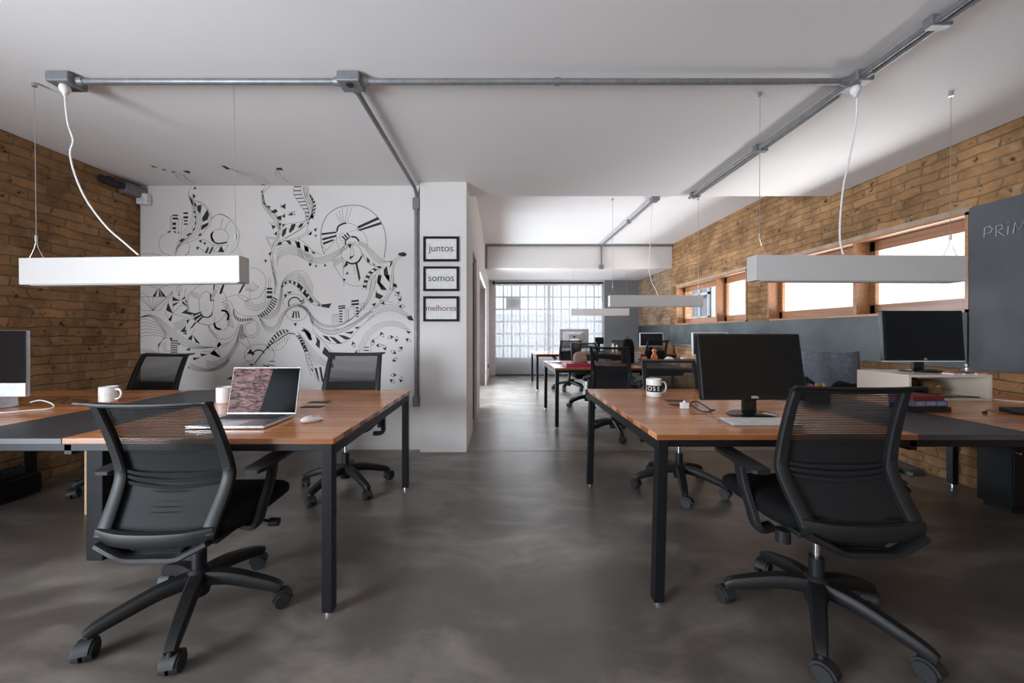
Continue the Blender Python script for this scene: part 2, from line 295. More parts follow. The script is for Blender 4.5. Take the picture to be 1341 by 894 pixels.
def tag(o, label, cat, group=None):
    o['label'] = label; o['category'] = cat
    if group: o['group'] = group
    return o
def thing(name, loc=(0, 0, 0), label='', cat='', rz=0, group=None):
    o = bpy.data.objects.new(name, None); C.objects.link(o); o.location = loc; o.rotation_euler = (0, 0, rz); o.empty_display_size = .1
    return tag(o, label, cat, group)
def struct(o): o['kind'] = 'structure'; return o
def box(name, a, b, m, parent=None, bevel=0, seg=2):
    a = Vector(a); b = Vector(b)
    return MB().box(a, b).obj(name, m, parent, bevel, seg=seg)
def copy_tree(o, parent=None):
    c = o.copy(); C.objects.link(c)
    if parent: c.parent = parent
    for ch in list(o.children): copy_tree(ch, c)
    return c
def text(name, s, loc, size, m, parent, rot=(PI/2, 0, 0), depth=.0008, align='CENTER', sx=1):
    cu = bpy.data.curves.new(name, 'FONT'); cu.body = s; cu.size = size; cu.extrude = depth; cu.align_x = align; cu.align_y = 'CENTER'
    t = bpy.data.objects.new(name+'_tmp', cu); C.objects.link(t); dg = bpy.context.evaluated_depsgraph_get()
    me = bpy.data.meshes.new_from_object(t.evaluated_get(dg)); bpy.data.objects.remove(t); me.name = name
    me.materials.clear(); me.materials.append(M[m]); o = bpy.data.objects.new(name, me); C.objects.link(o)
    o.location = loc; o.rotation_euler = rot; o.scale = (sx, 1, 1); o.parent = parent
    return o

# ---------------------------------------------------------------- the room
XL, XR, CEIL, YM, YC, XA = -3.65, 3.57, 2.66, 3.78, 3.68, -.345
YS, CEIL2, YB, ZB, YE, CEIL3, XR2 = 4.07, 3.02, 7.84, 2.524, 10.2, 2.597, 3.73
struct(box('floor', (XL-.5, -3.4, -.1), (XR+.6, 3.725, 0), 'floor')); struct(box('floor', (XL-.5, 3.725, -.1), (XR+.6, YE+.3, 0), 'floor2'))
struct(MB().box((XA, 3.722, 0), (XR, 3.728, .0012)).obj('trim_1', 'blacktop'))
struct(box('ceiling', (XL-.3, -3.4, CEIL), (XR+.3, YS, CEIL+.7), 'ceil'))
o = MB().box((XA-.2, YS, CEIL2), (XR+.4, YB+.2, CEIL2+.3)).obj('ceiling_far', 'ceil'); o.name = 'ceiling.001'; struct(o)
o = MB().box((XA-.2, YB+.2, CEIL3), (XR2+.3, YE+.3, CEIL3+.3)).obj('ceiling', 'ceil'); struct(o)
struct(box('trim_2', (XA, YB, ZB), (XR, YB+.2, CEIL2+.1), 'white'))          # the beam across the far room
# left wall with door opening y -1.5..1.3, z 0..2.3
mb = MB(); mb.box((XL-.3, 0, 0), (XL, YM+.2, CEIL)); mb.box((XL-.3, -3.4, 0), (XL, -2.4, CEIL)); mb.box((XL-.3, -2.4, 2.3), (XL, 0, CEIL))
struct(mb.obj('wall_left', 'brick'))
mb = MB()
for y in (-2.4, -1.22, -.05): mb.box((XL-.2, y, 0), (XL-.15, y+.05, 2.3))
for z in (0, 2.25): mb.box((XL-.2, -2.4, z), (XL-.15, 0, z+.05))
d = struct(mb.obj('door_1', 'steel'))
# rear wall with a wide street window
mb = MB(); mb.box((XL-.3, -3.4, 0), (-.6, -3.1, CEIL)); mb.box((1.8, -3.4, 0), (XR+.3, -3.1, CEIL)); mb.box((-.6, -3.4, 0), (1.8, -3.1, .6)); mb.box((-.6, -3.4, 2.5), (1.8, -3.1, CEIL))
struct(mb.obj('wall_rear', 'white'))
struct(box('wall_side_room', (-2.6, 5.2, 0), (-2.5, 9.2, CEIL2), 'white')); o = struct(box('ceiling', (-2.6, 5.2, CEIL), (XA-.35, 9.2, CEIL+.1), 'ceil'))
# mural wall, column, corridor wall with openings
struct(box('wall_mural', (XL, YM, 0), (-.805, YM+.15, CEIL), 'white'))
struct(box('wall_column', (-.805, YC, 0), (XA, YM+.15, CEIL), 'white', bevel=.004))
ops = [(4.47, 5.14), (5.89, 8.30)]; zo = 2.155
mb = MB(); ys = [YM+.15, 4.47, 5.14, 5.89, 8.30, YE+.3]
for i in (0, 2, 4): mb.box((XA-.35, ys[i], 0), (XA, ys[i+1], CEIL2+.1))
for i in (1, 3): mb.box((XA-.35, ys[i], zo), (XA, ys[i+1], CEIL2+.1))
struct(mb.obj('wall_corridor', 'white'))
for k, (a, b) in enumerate(ops):
    d = MB(); d.box((XA-.34, b-.03, 0), (XA-.035, b, zo-.02)); d.box((XA-.34, a, 0), (XA-.06, a+.03, zo-.02)); d.box((XA-.34, a, zo-.04), (XA-.06, b, zo)); 
    fr = struct(d.obj('door_%d' % (k+2), 'doorwood'))
    if k == 0: MB().box((XA-.34, a+.03, 0), (XA-.30, b-.03, zo-.04)).obj('door_leaf', 'doorwood', fr)
struct(box('baseboard_mural', (XL, YM-.012, 0), (-.805, YM, .05), 'white'))

# right wall: brick pieces around two windows (near room and far room)
WA = (2.853, 5.01); WB = (5.44, 7.62); wz0, wz1 = 1.335, 2.10; T = .175
mb = MB()
mb.box((XR, -3.4, 0), (XR+T, WA[0], CEIL2+.1)); mb.box((XR, WA[0], 0), (XR+T, WA[1], wz0)); mb.box((XR, WA[0], wz1), (XR+T, WA[1], CEIL2+.1))
mb.box((XR, WA[1], 0), (XR+T, WB[0], CEIL2+.1)); mb.box((XR, WB[0], 0), (XR+T, WB[1], wz0)); mb.box((XR, WB[0], wz1), (XR+T, WB[1], CEIL2+.1)); mb.box((XR, WB[1], 0), (XR+T, YB+.06, CEIL2+.1))
struct(mb.obj('wall_right', 'brick'))
struct(box('wall_far_right', (XR2, YB+.06, 0), (XR2+.3, YE+.3, CEIL2), 'bricklit'))
# plaster lintels over the windows
for k, (a, b) in enumerate((WA, WB)):
    struct(MB().box((XR-.006, a-.02, wz1+.0), (XR+.02, b+.05, wz1+.045)).obj('trim_%d' % (k+3), 'ledge', bevel=.004))
    wn = struct(MB().obj('window_%d' % (k+1), 'framewood'))
    me = MB()
    e = .022
    for (y0, y1, z0, z1) in ((a, a+e, wz0, wz1), (b-e, b, wz0, wz1), (a, b, wz0, wz0+e), (a, b, wz1-e, wz1)): me.box((XR-.012, y0, z0), (XR+.165, y1, z1))
    mid = (3.78 if k == 0 else 6.22); me.box((XR-.004, mid-.018, wz0), (XR+.165, mid+.018, wz1))
    me.bm.to_mesh(wn.data); wn.data.materials[0] = M['framewood']
    for (y0, y1, dx) in ((a+e, mid-.018, .13), (mid+.018, b-e, .13)):
        ms = MB(); sb, st, sv = .095, .095, .055
        ms.box((XR+dx, y0, wz0+e), (XR+dx+.04, y1, wz0+e+sb)); ms.box((XR+dx, y0, wz1-e-st), (XR+dx+.04, y1, wz1-e))
        ms.box((XR+dx, y0, wz0+e), (XR+dx+.04, y0+sv, wz1-e)); ms.box((XR+dx, y1-sv, wz0+e), (XR+dx+.04, y1, wz1-e))
        sa = ms.obj('window_sash', 'framewood', wn, bevel=.003)
        MB().poly([(XR+dx+.02, y0+sv, wz0+e+sb), (XR+dx+.02, y1-sv, wz0+e+sb), (XR+dx+.02, y1-sv, wz1-e-st), (XR+dx+.02, y0+sv, wz1-e-st)], [(3,2,1,0)]).obj('window_pane', 'glass', sa, recalc=False)
# neighbour's rendered wall and its window seen through the right-hand windows
ex = struct(box('wall_neighbour', (5.6, -1, -1), (5.8, 14.5, 3.6), 'ext'))
nb = MB()
for y in (10.0, 10.45, 10.9, 11.35, 11.8, 12.25, 12.7): nb.box((5.53, y, .9), (5.6, y+.07, 2.9))
for z in (.9, 1.55, 2.2, 2.85): nb.box((5.53, 10, z), (5.6, 12.77, z+.07))
nw = struct(nb.obj('window_3', 'steel')); MB().box((5.58, 10.0, .9), (5.599, 12.7, 2.9)).obj('window_pane', 'jacket', nw)

# chalkboards
bw = tag(MB().box((XR-.012, 2.86, .90), (XR-.001, YB+.05, 1.333)).obj('chalkboard', 'board', bevel=.002), 'long green-grey chalkboard strip on the brick wall under the windows', 'chalkboard')
MB().box((XR-.016, 5.2, .93), (XR-.011, YB, .936)).obj('seam', 'alu', bw)
b2 = tag(MB().box((XR-.014, -.6, .895), (XR-.001, 2.848, 2.125)).obj('chalkboard', 'board2', bevel=.002), 'large dark grey chalkboard with chalk lettering at the right', 'chalkboard')
tag(MB().box((XR2-.012, YB+.07, .90), (XR2-.001, YE-.02, 1.35)).obj('chalkboard', 'board', bevel=.002), 'far short chalkboard panel beside the grey end wall', 'chalkboard')
def wallR(x, y):           # pixel -> point on the right wall surface
    s = (x-CX)/(XR-.015); return Vector((XR-.017, FPX/s, H+(CY-y)/s))
mb = MB()
for st in ([(1289,311),(1290,298),(1296,296),(1300,299),(1298,304),(1290,306)], [(1305,309),(1305,296),(1312,294),(1314,298),(1307,303),(1316,309)],
           [(1320,307),(1321,296)], [(1320,291),(1321,290)], [(1327,306),(1330,291),(1335,301),(1342,288),(1346,303)]):
    mb.tube([wallR(*p) for p in st], .0032, 5)
mb.obj('chalk_lettering', 'chalk', b2)
# ---------------------------------------------------------------- end wall, far window with screen blind
s3 = 48.04
mb = MB(); mb.box((XA-.3, YE, 0), (-.18, YE+.15, CEIL3)); mb.box((2.80, YE, 0), (XR2, YE+.15, CEIL3)); mb.box((-.18, YE, 2.56), (2.80, YE+.15, CEIL3))
o = struct(mb.obj('wall_back', 'white')); o.data.materials.append(M['greywall'])
for p in o.data.polygons:
    if p.center.x > 2.75: p.material_index = 1
mb = MB(); y0, y1 = YE+.20, YE+.24
W0, W1 = -.18, 2.80
for k in range(0, 27):
    x = W0+(W1-W0)*k/26
    wd = .05 if k in (0, 26) else (.085 if k == 13 else (.045 if k % 2 == 0 else .016))
    mb.box((x-wd/2, y0, 0), (x+wd/2, y1, 2.56))
for z in (.46, .80, 1.14, 1.48, 1.82, 2.16, 2.50): mb.box((W0, y0+.002, z-.024), (W1, y1-.002, z+.024))
mb.box((W0, y0+.01, 0), (W1, y1-.01, .46))
wn = struct(mb.obj('window_4', 'steel')); MB().poly([(W0, YE+.245, .46), (W1, YE+.245, .46), (W1, YE+.245, 2.56), (W0, YE+.245, 2.56)], [(0,1,2,3)]).obj('window_pane', 'glass', wn, recalc=False)
MB().box((.12, YE+.26, 1.83), (.52, YE+.27, 2.14)).obj('blanking_panel', 'steel', wn)
struct(box('wall_courtyard', (-4, YE+4.5, -1), (9, YE+4.7, 1.9), 'ext'))
bl = thing('roller_blind', (1.3, YE-.03, 0), 'translucent grey screen roller blind lowered over the far window', 'blind')
MB().box((-.167-1.3, -.003, .03), (2.745-1.3, 0, 2.5)).obj('blind_fabric', 'blind', bl)
MB().box((-.167-1.3, -.012, .01), (2.745-1.3, .008, .035)).obj('bottom_bar', 'blackmetal', bl)
MB().cyl((-.2-1.3, -.01, 2.52), (2.745-1.3, -.01, 2.52), .028).obj('roller', 'softplastic', bl, shade=True)
MB().cyl((-.25-1.3, -.01, 2.52), (-.19-1.3, -.01, 2.52), .045).obj('end_bracket', 'plastic', bl, shade=True)
MB().tube([(1.28-1.3, -.03, 2.5), (1.29-1.3, -.03, 1.2), (1.3-1.3, -.03, .85)], .005, 6).obj('pull_chain', 'wire', bl)
tag(MB().box((XA, 9.2, .30), (XA+.02, 9.29, .40)).obj('wall_socket', 'plastic', bevel=.004), 'small dark socket low on the corridor wall near the blind', 'socket')
tag(MB().tube(smooth([(.1, 8.9, .005), (.28, 8.75, .005), (.5, 8.95, .005), (.68, 9.0, .005), (.95, 9.35, .005), (1.4, 9.8, .005)], 6), .006, 6).obj('floor_cable', 'cable'), 'pale cable lying on the floor by the far desk legs', 'cable')

# ---------------------------------------------------------------- mural drawn on the wall and ceiling
PAN = dict(a=(170,200,6.385), b=(170,360,6.385), c=(270,200,5.586), d=(270,340,5.586), e=(390,240,6.3875), f=(390,360,6.3875))
def mp(p, P):
    ox, oy, sc = PAN[P]; return (ox+p[0]/sc, oy+p[1]/sc)
YW = CY-(CEIL-H)*FPX/YM    # pixel row of the wall/ceiling corner
def unproj(p):
    x, y = p
    if y >= YW: s = FPX/YM; return Vector(((x-CX)/s, YM-.0006, H+(CY-y)/s)), 0
    s = (CY-y)/(CEIL-H); return Vector(((x-CX)/s, FPX/s, CEIL-.0006)), 1
mur = MB()
def ribbon(pts, wd):
    # pts pixel list
    Q = [unproj(p) for p in pts]
    for i in range(len(Q)-1):
        (a, ka), (b, kb) = Q[i], Q[i+1]
        if ka != kb or (b-a).length < 1e-5: continue
        nrm = Vector((0, 1, 0)) if ka == 0 else Vector((0, 0, 1)); d = (b-a).normalized(); sd = d.cross(nrm)*wd/2; e = d*wd*.3
        mur.poly([a-e-sd, b+e-sd, b+e+sd, a-e+sd], [(0,1,2,3)])
def Ln(P, pts, wd=.0032, n=6):
    q = [mp(p, P) for p in pts]
    if len(q) > 2: q = [(v.x, v.y) for v in smooth([(x, y, 0) for x, y in q], n)]
    ribbon(q, wd)
def Pl(P, pts, wd=.003): ribbon([mp(p, P) for p in pts], wd)
def Fl(P, *polys):
    for pts in polys:
        Q = [unproj(mp(p, P))[0] for p in pts]
        if len({unproj(mp(p, P))[1] for p in pts}) > 1: continue
        c = sum(Q, Vector())/len(Q); vs = [c]+Q; n = len(Q)
        if n == 3: mur.poly(Q, [(0,1,2)])
        else:
            v = [mur.bm.verts.new(p) for p in Q]; mur.bm.faces.new(v)
def Ci(P, cx, cy, rx, ry=None, a0=0, a1=360, wd=.0032):
    ry = ry or rx; n = 36
    ribbon([mp((cx+rx*math.cos(math.radians(a0+(a1-a0)*k/n)), cy+ry*math.sin(math.radians(a0+(a1-a0)*k/n))), P) for k in range(n+1)], wd)
def resamp(pts, n):
    q = smooth([(x, y, 0) for x, y in pts], 10); L = [0]
    for i in range(1, len(q)): L.append(L[-1]+(q[i]-q[i-1]).length)
    out = []
    for k in range(n+1):
        t = L[-1]*k/n; i = 0
        while i < len(L)-2 and L[i+1] < t: i += 1
        f = (t-L[i])/max(L[i+1]-L[i], 1e-6); v = q[i].lerp(q[i+1], min(f, 1)); out.append((v.x, v.y))
    return out
def Tb(P, A, B, n, duty=.5, skew=0):
    a, b = resamp(A, n*4), resamp(B, n*4)
    Ln(P, A); Ln(P, B)
    for k in range(n):
        i, j = k*4, k*4+max(1, round(4*duty)); sa = [a[min(max(q, 0), n*4)] for q in range(i, j+1)]; sb = [b[min(max(q+skew, 0), n*4)] for q in range(i, j+1)]
        Fl(P, sa+sb[::-1])
def Fw(P, A, B, n):
    a, b = resamp(A, 24), resamp(B, 24)
    for k in range(n):
        t = k/(n-1); Pl(P, [(a[i][0]*(1-t)+b[i][0]*t, a[i][1]*(1-t)+b[i][1]*t) for i in range(25)], .0026)
def Tri(P, *cs):
    for k, (x, y) in enumerate(cs):
        r = 19; a = k*1.9
        Fl(P, [(x+r*math.cos(a), y+r*math.sin(a)), (x+r*math.cos(a+2.2), y+r*math.sin(a+2.2)), (x+r*math.cos(a+4.3), y+r*math.sin(a+4.3))])
        Pl(P, [(x+r*math.cos(a), y+r*math.sin(a)), (x+r*1.9*math.cos(a+1), y+r*1.9*math.sin(a+1)), (x+r*math.cos(a+2.2), y+r*math.sin(a+2.2))], .004)
def Rc(P, x0, x1, *ys):
    for y0_, y1_ in ys: Fl(P, [(x0, y0_), (x1, y0_), (x1, y1_), (x0, y1_)])
# panel a
Fl('a', [(170,100),(240,125),(195,122)], [(262,140),(285,133),(310,150)], [(345,150),(392,163),(360,166)], [(440,155),(475,146),(508,158),(500,174),(475,165)])
Ln('a', [(385,180),(395,205),(440,235),(520,272)]); Ln('a', [(392,180),(430,172),(460,182)]); Ln('a', [(420,200),(430,185),(450,190),(470,210),(550,255)]); Ln('a', [(450,185),(470,215),(540,262)])
Ln('a', [(515,290),(497,320),(492,360),(515,420),(545,480),(555,550),(545,620),(510,690),(440,740),(390,790),(375,858)])
Ln('a', [(545,400),(600,415),(650,460),(680,530),(670,600),(620,660),(560,720),(470,755),(400,790)])
Ln('a', [(550,400),(600,430),(650,480),(665,550),(640,620),(600,645)])
Fl('a', [(565,440),(600,435),(597,470),(590,510),(565,480)], [(605,545),(650,470),(662,520),(650,560),(610,578)], [(600,608),(660,580),(655,605),(595,648)], [(540,412),(557,430),(550,455),(538,440)], [(525,340),(552,360),(530,388)], [(498,365),(520,392),(533,440),(512,420)],
   [(410,738),(440,716),(468,720),(430,747)], [(470,692),(500,670),(522,675),(490,697)], [(525,640),(545,620),(547,640),(530,652)], [(545,580),(556,575),(553,600),(545,602)], [(540,530),(552,525),(555,548),(544,545)], [(530,490),(545,485),(548,508),(536,505)], [(527,305),(545,283),(560,303)])
Fw('a', [(495,350),(520,450),(520,540),(470,630),(410,720),(385,860)], [(535,400),(590,520),(590,620),(540,700),(450,745),(390,800)], 6)
Ln('a', [(300,678),(260,705),(243,765),(270,830),(340,858)]); Ln('a', [(480,740),(500,780),(490,840),(460,856)])
Rc('a', 357, 404, (517,529), (541,558)); Rc('a', 357, 388, (582,605), (620,640)); Rc('a', 448, 488, (497,512), (530,549)); Rc('a', 452, 484, (563,575), (590,602)); Pl('a', [(338,525),(338,650)]); Pl('a', [(348,520),(348,655)]); Pl('a', [(404,558),(448,556)]); Pl('a', [(440,560),(430,680)]); Pl('a', [(404,560),(410,670)])
Fl('a', [(310,662),(335,652),(347,662),(320,670)], [(365,648),(387,660),(390,674),(370,665)], [(400,658),(416,668),(410,682)], [(738,828),(765,775),(790,830)], [(553,790),(582,783),(568,814)], [(573,735),(602,725),(600,755)], [(615,742),(642,755),(625,773)], [(628,835),(655,780),(662,800),(645,842)], [(658,842),(690,780),(697,800),(672,847)], [(568,695),(590,668),(602,692)], [(485,830),(495,825),(490,845)], [(460,852),(480,848),(475,858)])
Pl('a', [(700,770),(825,772),(785,830),(700,828),(700,770)]); Pl('a', [(700,828),(740,775),(770,828)]); Pl('a', [(600,725),(640,730),(700,780)]); Pl('a', [(580,790),(640,840)])
Ln('a', [(75,850),(180,842),(260,858)]); Ln('a', [(680,560),(720,522),(770,513),(830,545)])
# panel c
Ln('c', [(40,475),(100,450),(180,490),(235,570),(240,640),(215,700),(170,742)]); Ln('c', [(105,560),(110,520),(125,480)]); Ln('c', [(135,570),(150,530),(180,495)]); Ln('c', [(45,575),(90,558),(140,570),(165,610),(150,650)])
Ln('c', [(50,580),(36,610),(50,645),(85,662),(150,656)], .014); Ln('c', [(42,590),(38,615),(52,642)], .02)
Fl('c', [(105,90),(140,95),(180,118),(150,122)], [(395,232),(425,230),(432,240)], [(512,110),(550,108),(565,130),(540,125),(515,128)]); Ln('c', [(75,105),(120,108)])
Fw('c', [(180,118),(250,150),(330,190),(400,235)], [(180,115),(290,145),(380,160),(440,195),(470,228)], 5)
Ln('c', [(515,130),(505,155),(550,190),(640,225)]); Ln('c', [(530,130),(540,160),(600,210)])
Ln('c', [(470,245),(440,270),(412,310),(425,380),(480,430),(520,480),(535,550),(520,620),(480,700),(470,780),(500,892)])
Ln('c', [(430,252),(412,290),(405,340),(420,400),(470,460),(515,530),(530,590),(515,660),(490,720),(485,800),(512,892)])
Fw('c', [(412,300),(418,370),(460,440),(510,500),(533,560)], [(416,300),(440,380),(500,440),(545,490),(545,560)], 5)
Fl('c', [(398,285),(418,272),(412,296)], [(440,385),(475,393),(460,407)], [(470,430),(510,410),(525,430),(500,444)], [(515,470),(550,458),(552,490),(530,492)], [(545,392),(580,370),(580,410)], [(595,457),(632,433),(632,458)], [(553,465),(577,443),(577,477)], [(475,523),(510,540),(488,560)], [(495,592),(520,573),(517,608)], [(533,513),(552,518),(540,537)], [(555,523),(582,518),(560,543)], [(420,362),(437,372),(428,378)],
   [(552,605),(560,565),(592,543),(582,590),(562,617)], [(605,577),(625,523),(657,518),(642,560),(612,588)], [(668,553),(690,518),(714,513),(700,542)], [(518,677),(530,653),(557,653),(550,672)], [(580,640),(612,642),(627,668),(608,670)], [(648,643),(682,655),(692,698),(665,692)], [(715,675),(747,690),(748,728),(722,717)], [(770,713),(784,725),(784,748)], [(755,320),(772,313),(765,335)], [(765,340),(780,333),(783,368)], [(738,503),(754,510),(745,528)], [(748,602),(765,576),(774,597)], [(760,462),(782,453),(776,482)], [(455,735),(482,723),(468,757)], [(423,780),(447,785),(435,807)], [(748,803),(777,812),(757,830)], [(640,455),(650,440),(650,455)])
Ln('c', [(530,640),(550,560),(600,520),(680,510),(740,490)]); Ln('c', [(530,650),(600,610),(680,570),(745,510)]); Ln('c', [(535,655),(620,635),(720,590),(748,520)]); Ln('c', [(560,640),(650,640),(730,600),(755,560)])
for k in range(11):
    x, y = 582+k*13, 622-k*8.6; Rc('c', x, x+7, (y, y+7))
Fw('c', [(510,680),(600,672),(690,705),(782,755)], [(520,830),(530,770),(600,740),(690,760),(782,805)], 6)
Tb('c', [(645,245),(640,300),(680,370),(720,430),(735,490)], [(692,245),(697,300),(738,380),(753,440),(745,490)], 9, .1)
Ln('c', [(710,245),(725,320),(768,400),(765,470),(700,520),(600,560)]); Ln('c', [(745,245),(752,300),(778,350),(782,420),(755,495)]); Ln('c', [(725,245),(740,310),(775,390),(772,470)])
Pl('c', [(435,613),(520,622),(478,705),(435,613)]); Pl('c', [(450,625),(505,630),(478,685),(450,625)])
Pl('c', [(545,370),(545,395),(580,410)]); Pl('c', [(600,440),(650,425),(645,440),(632,458)]); Pl('c', [(455,515),(490,512),(508,540)])
# panel b
for x in (75,105,150,195,240,275,312): Pl('b', [(195,298),(x,183)])
Pl('b', [(65,181),(315,183)]); Pl('b', [(75,183),(105,148),(150,183)]); Pl('b', [(70,268),(110,298),(250,298),(355,140)]); Ln('b', [(130,80),(180,95),(240,110),(290,95),(340,80)]); Pl('b', [(195,298),(355,135)])
Fl('b', [(190,180),(238,108),(216,181)], [(245,110),(264,180),(243,180)], [(245,108),(303,182),(272,180)], [(303,295),(320,228),(360,322)], [(320,375),(360,323),(346,388)], [(360,180),(422,215),(360,217)], [(362,240),(420,222),(362,264)], [(420,215),(460,178),(464,196)], [(440,213),(500,275),(438,238)], [(430,316),(492,278),(480,303),(545,320),(510,334)], [(458,200),(484,228),(468,230)])
Pl('b', [(318,230),(358,140),(360,320)]); Pl('b', [(300,300),(300,330),(345,385)]); Pl('b', [(358,320),(430,250),(490,280)]); Pl('b', [(358,322),(550,378),(575,350)])
Ci('b', 650, 245, 165, 172); Ci('b', 640, 245, 62, 108); Ln('b', [(490,150),(475,220),(500,300)]); Ln('b', [(470,110),(455,180),(470,200)])
Fl('b', [(583,285),(590,320),(620,345),(650,350),(680,335),(695,300),(690,340),(660,358),(620,358),(590,335)], [(530,325),(600,305),(600,314),(527,348)], [(535,355),(605,322),(608,335),(545,380)], [(555,388),(612,338),(620,346),(572,397)], [(668,150),(682,160),(682,212),(708,203),(702,214),(672,220)], [(700,75),(713,75),(706,132),(697,120)], [(780,75),(795,75),(766,162),(754,150)])
for k in range(4): Pl('b', [(505+k*4,135+k*13),(582-k*2,165+k*12)])
for k in range(4): Pl('b', [(700+k*12,120),(690+k*6,180)])
Fw('b', [(90,352),(160,330),(230,350),(330,430),(450,520),(570,585),(720,605)], [(90,355),(170,350),(230,400),(310,490),(400,560),(500,612),(640,610)], 6)
for k in range(6): Ln('b', [(72,375+k*30),(130,368+k*28),(200,392+k*22),(255,420+k*18),(310,490+k*8)])
for k in range(3): Ln('b', [(75,625+k*16),(180,630+k*14),(240,660+k*8)])
Fl('b', [(328,520),(362,530),(345,552)], [(308,517),(262,553),(280,528)], [(238,580),(272,545),(235,614)], [(420,477),(472,418),(457,472)], [(438,480),(477,453),(472,477)], [(440,488),(477,480),(477,498)], [(483,532),(527,498),(517,548)], [(530,503),(592,578),(550,562)], [(473,375),(502,370),(480,412)], [(500,452),(545,393),(562,393),(522,442)], [(728,592),(745,558),(764,580),(740,605)], [(668,655),(707,628),(763,692)], [(588,655),(652,662),(600,683)], [(463,627),(507,606),(502,632)], [(528,690),(592,690),(533,714)], [(400,565),(425,575),(408,590)], [(485,770),(500,760),(495,790)])
Rc('b', 345, 396, *[(545+k*19, 554+k*19) for k in range(7)]); Ln('b', [(345,540),(345,680)]); Ln('b', [(396,540),(396,680)]); Pl('b', [(300,550),(300,635),(340,635)]); Pl('b', [(275,560),(290,640)]); Ln('b', [(245,590),(240,640),(280,680)])
for k in range(9): Pl('b', [(370+k*11,400-k*5),(378+k*11,460)])
for k in range(5): Ln('b', [(505,735+k*12),(580,770+k*8),(680,785+k*5),(780,740+k*8),(830,680+k*10)])
Ln('b', [(560,400),(640,420),(700,480),(740,560)]); Ln('b', [(660,420),(670,470),(740,510)]); Ln('b', [(545,450),(500,520)]); Ln('b', [(600,640),(680,640),(720,610)]); Pl('b', [(700,630),(760,590),(830,560)]); Pl('b', [(755,690),(740,600)])
Ci('b', 770, 380, 62, 80, -60, 200); Ln('b', [(705,405),(715,440),(745,455)], .014); Ln('b', [(790,295),(820,320),(828,370)], .012)
Ci('b', 412, 115, 22, 32); Pl('b', [(412,75),(412,220)]); Fl('b', [(404,80),(420,80),(412,92)], [(404,170),(420,170),(412,150)])
# panel d
Fl('d', [(233,248),(273,172),(288,175),(252,240)], [(95,248),(122,175),(134,177),(108,250)])
Pl('d', [(287,175),(385,200),(350,228),(290,215)]); Pl('d', [(330,160),(385,200)]); 
for k in range(6): Pl('d', [(290+k*14,180+k*5),(285+k*10,225+k*3)])
Ln('d', [(115,290),(230,255),(320,290),(280,300),(232,262)]); Pl('d', [(320,200),(320,290)]); Ln('d', [(325,60),(380,70),(430,120),(432,200),(390,270),(320,290)])
Rc('d', 443, 484, (205,219), (229,247), (262,283)); Pl('d', [(432,200),(432,305)]); Pl('d', [(456,135),(456,205)]); Pl('d', [(470,130),(470,205)])
Tb('d', [(522,292),(495,350),(445,400),(380,422)], [(492,270),(462,332),(420,378),(370,412)], 11, .5)
for k in range(4): Ln('d', [(283+k*6,300-k*4),(300+k*10,350-k*12),(370,372-k*14),(440,345-k*12),(480,315-k*9)])
Tb('d', [(203,358),(215,405),(255,432),(340,425)], [(195,375),(205,420),(250,450),(335,436)], 10, .4)
Ln('d', [(115,372),(140,375),(163,402),(158,440)], .02); Ln('d', [(60,465),(72,495),(105,508)], .018); Ln('d', [(115,310),(170,300),(210,370),(280,410),(380,410),(440,390)])
for k in range(13): Pl('d', [(120+k*3,310+k*14),(170+k*3,330+k*14)], .004)
Ln('d', [(20,480),(60,560),(150,580),(210,530),(240,450)]); Ln('d', [(115,640),(200,580),(240,490)])
Tb('d', [(248,478),(243,530),(250,582)], [(268,475),(270,530),(300,568)], 8, .5)
Ci('d', 330, 505, 60, 65); Ci('d', 330, 505, 44, 50, -40, 260); Pl('d', [(320,470),(355,425)]); Pl('d', [(305,470),(345,425)])
Fl('d', [(298,687),(325,652),(358,694)], [(78,642),(95,598),(112,620)], [(28,690),(60,663),(107,718)], [(308,768),(347,760),(338,777)], [(148,877),(185,850),(192,872)], [(690,515),(720,508),(765,540),(774,592),(750,585),(722,532)])
Pl('d', [(232,640),(245,590),(300,570),(330,655)]); Pl('d', [(245,600),(325,660)]); Ln('d', [(355,758),(400,700),(450,640),(520,590),(600,540),(650,545)], .010)
Tb('d', [(440,640),(480,570),(540,517),(605,512)], [(452,652),(500,590),(560,545),(615,522)], 9, .55)
Ln('d', [(450,655),(500,665),(560,640),(600,580),(620,545)])
for k in range(7): Pl('d', [(480+k*18,630-k*14),(490+k*17,660-k*12)])
Tb('d', [(655,555),(690,600),(722,682)], [(682,553),(712,592),(748,682)], 7, .5); Ln('d', [(722,682),(740,760),(770,850)]); Ln('d', [(748,682),(765,740),(782,790)])
for k in range(5): Pl('d', [(728+k*8,700+k*25),(755+k*6,690+k*25)])
Fw('d', [(400,430),(450,490),(510,480),(550,400),(620,350),(700,345),(750,400),(782,490)], [(385,425),(440,520),(520,520),(575,400),(640,335),(720,335),(765,390),(790,440)], 5)
Tb('d', [(548,192),(600,153),(672,170),(732,230),(784,302)], [(556,205),(600,170),(652,188),(708,248),(768,315)], 9, .5)
Fw('d', [(555,170),(600,110),(680,80),(740,110),(784,200)], [(550,185),(610,145),(680,150),(735,200),(784,270)], 5)
Fw('d', [(548,190),(540,260),(515,350),(450,400),(400,410)], [(560,200),(555,280),(530,380),(470,430),(400,425)], 5)
Ci('d', 648, 320, 45, 45, 150, 340, .012); Ci('d', 660, 385, 78, 62, 0, 360); Ci('d', 640, 310, 78, 60, 160, 370)
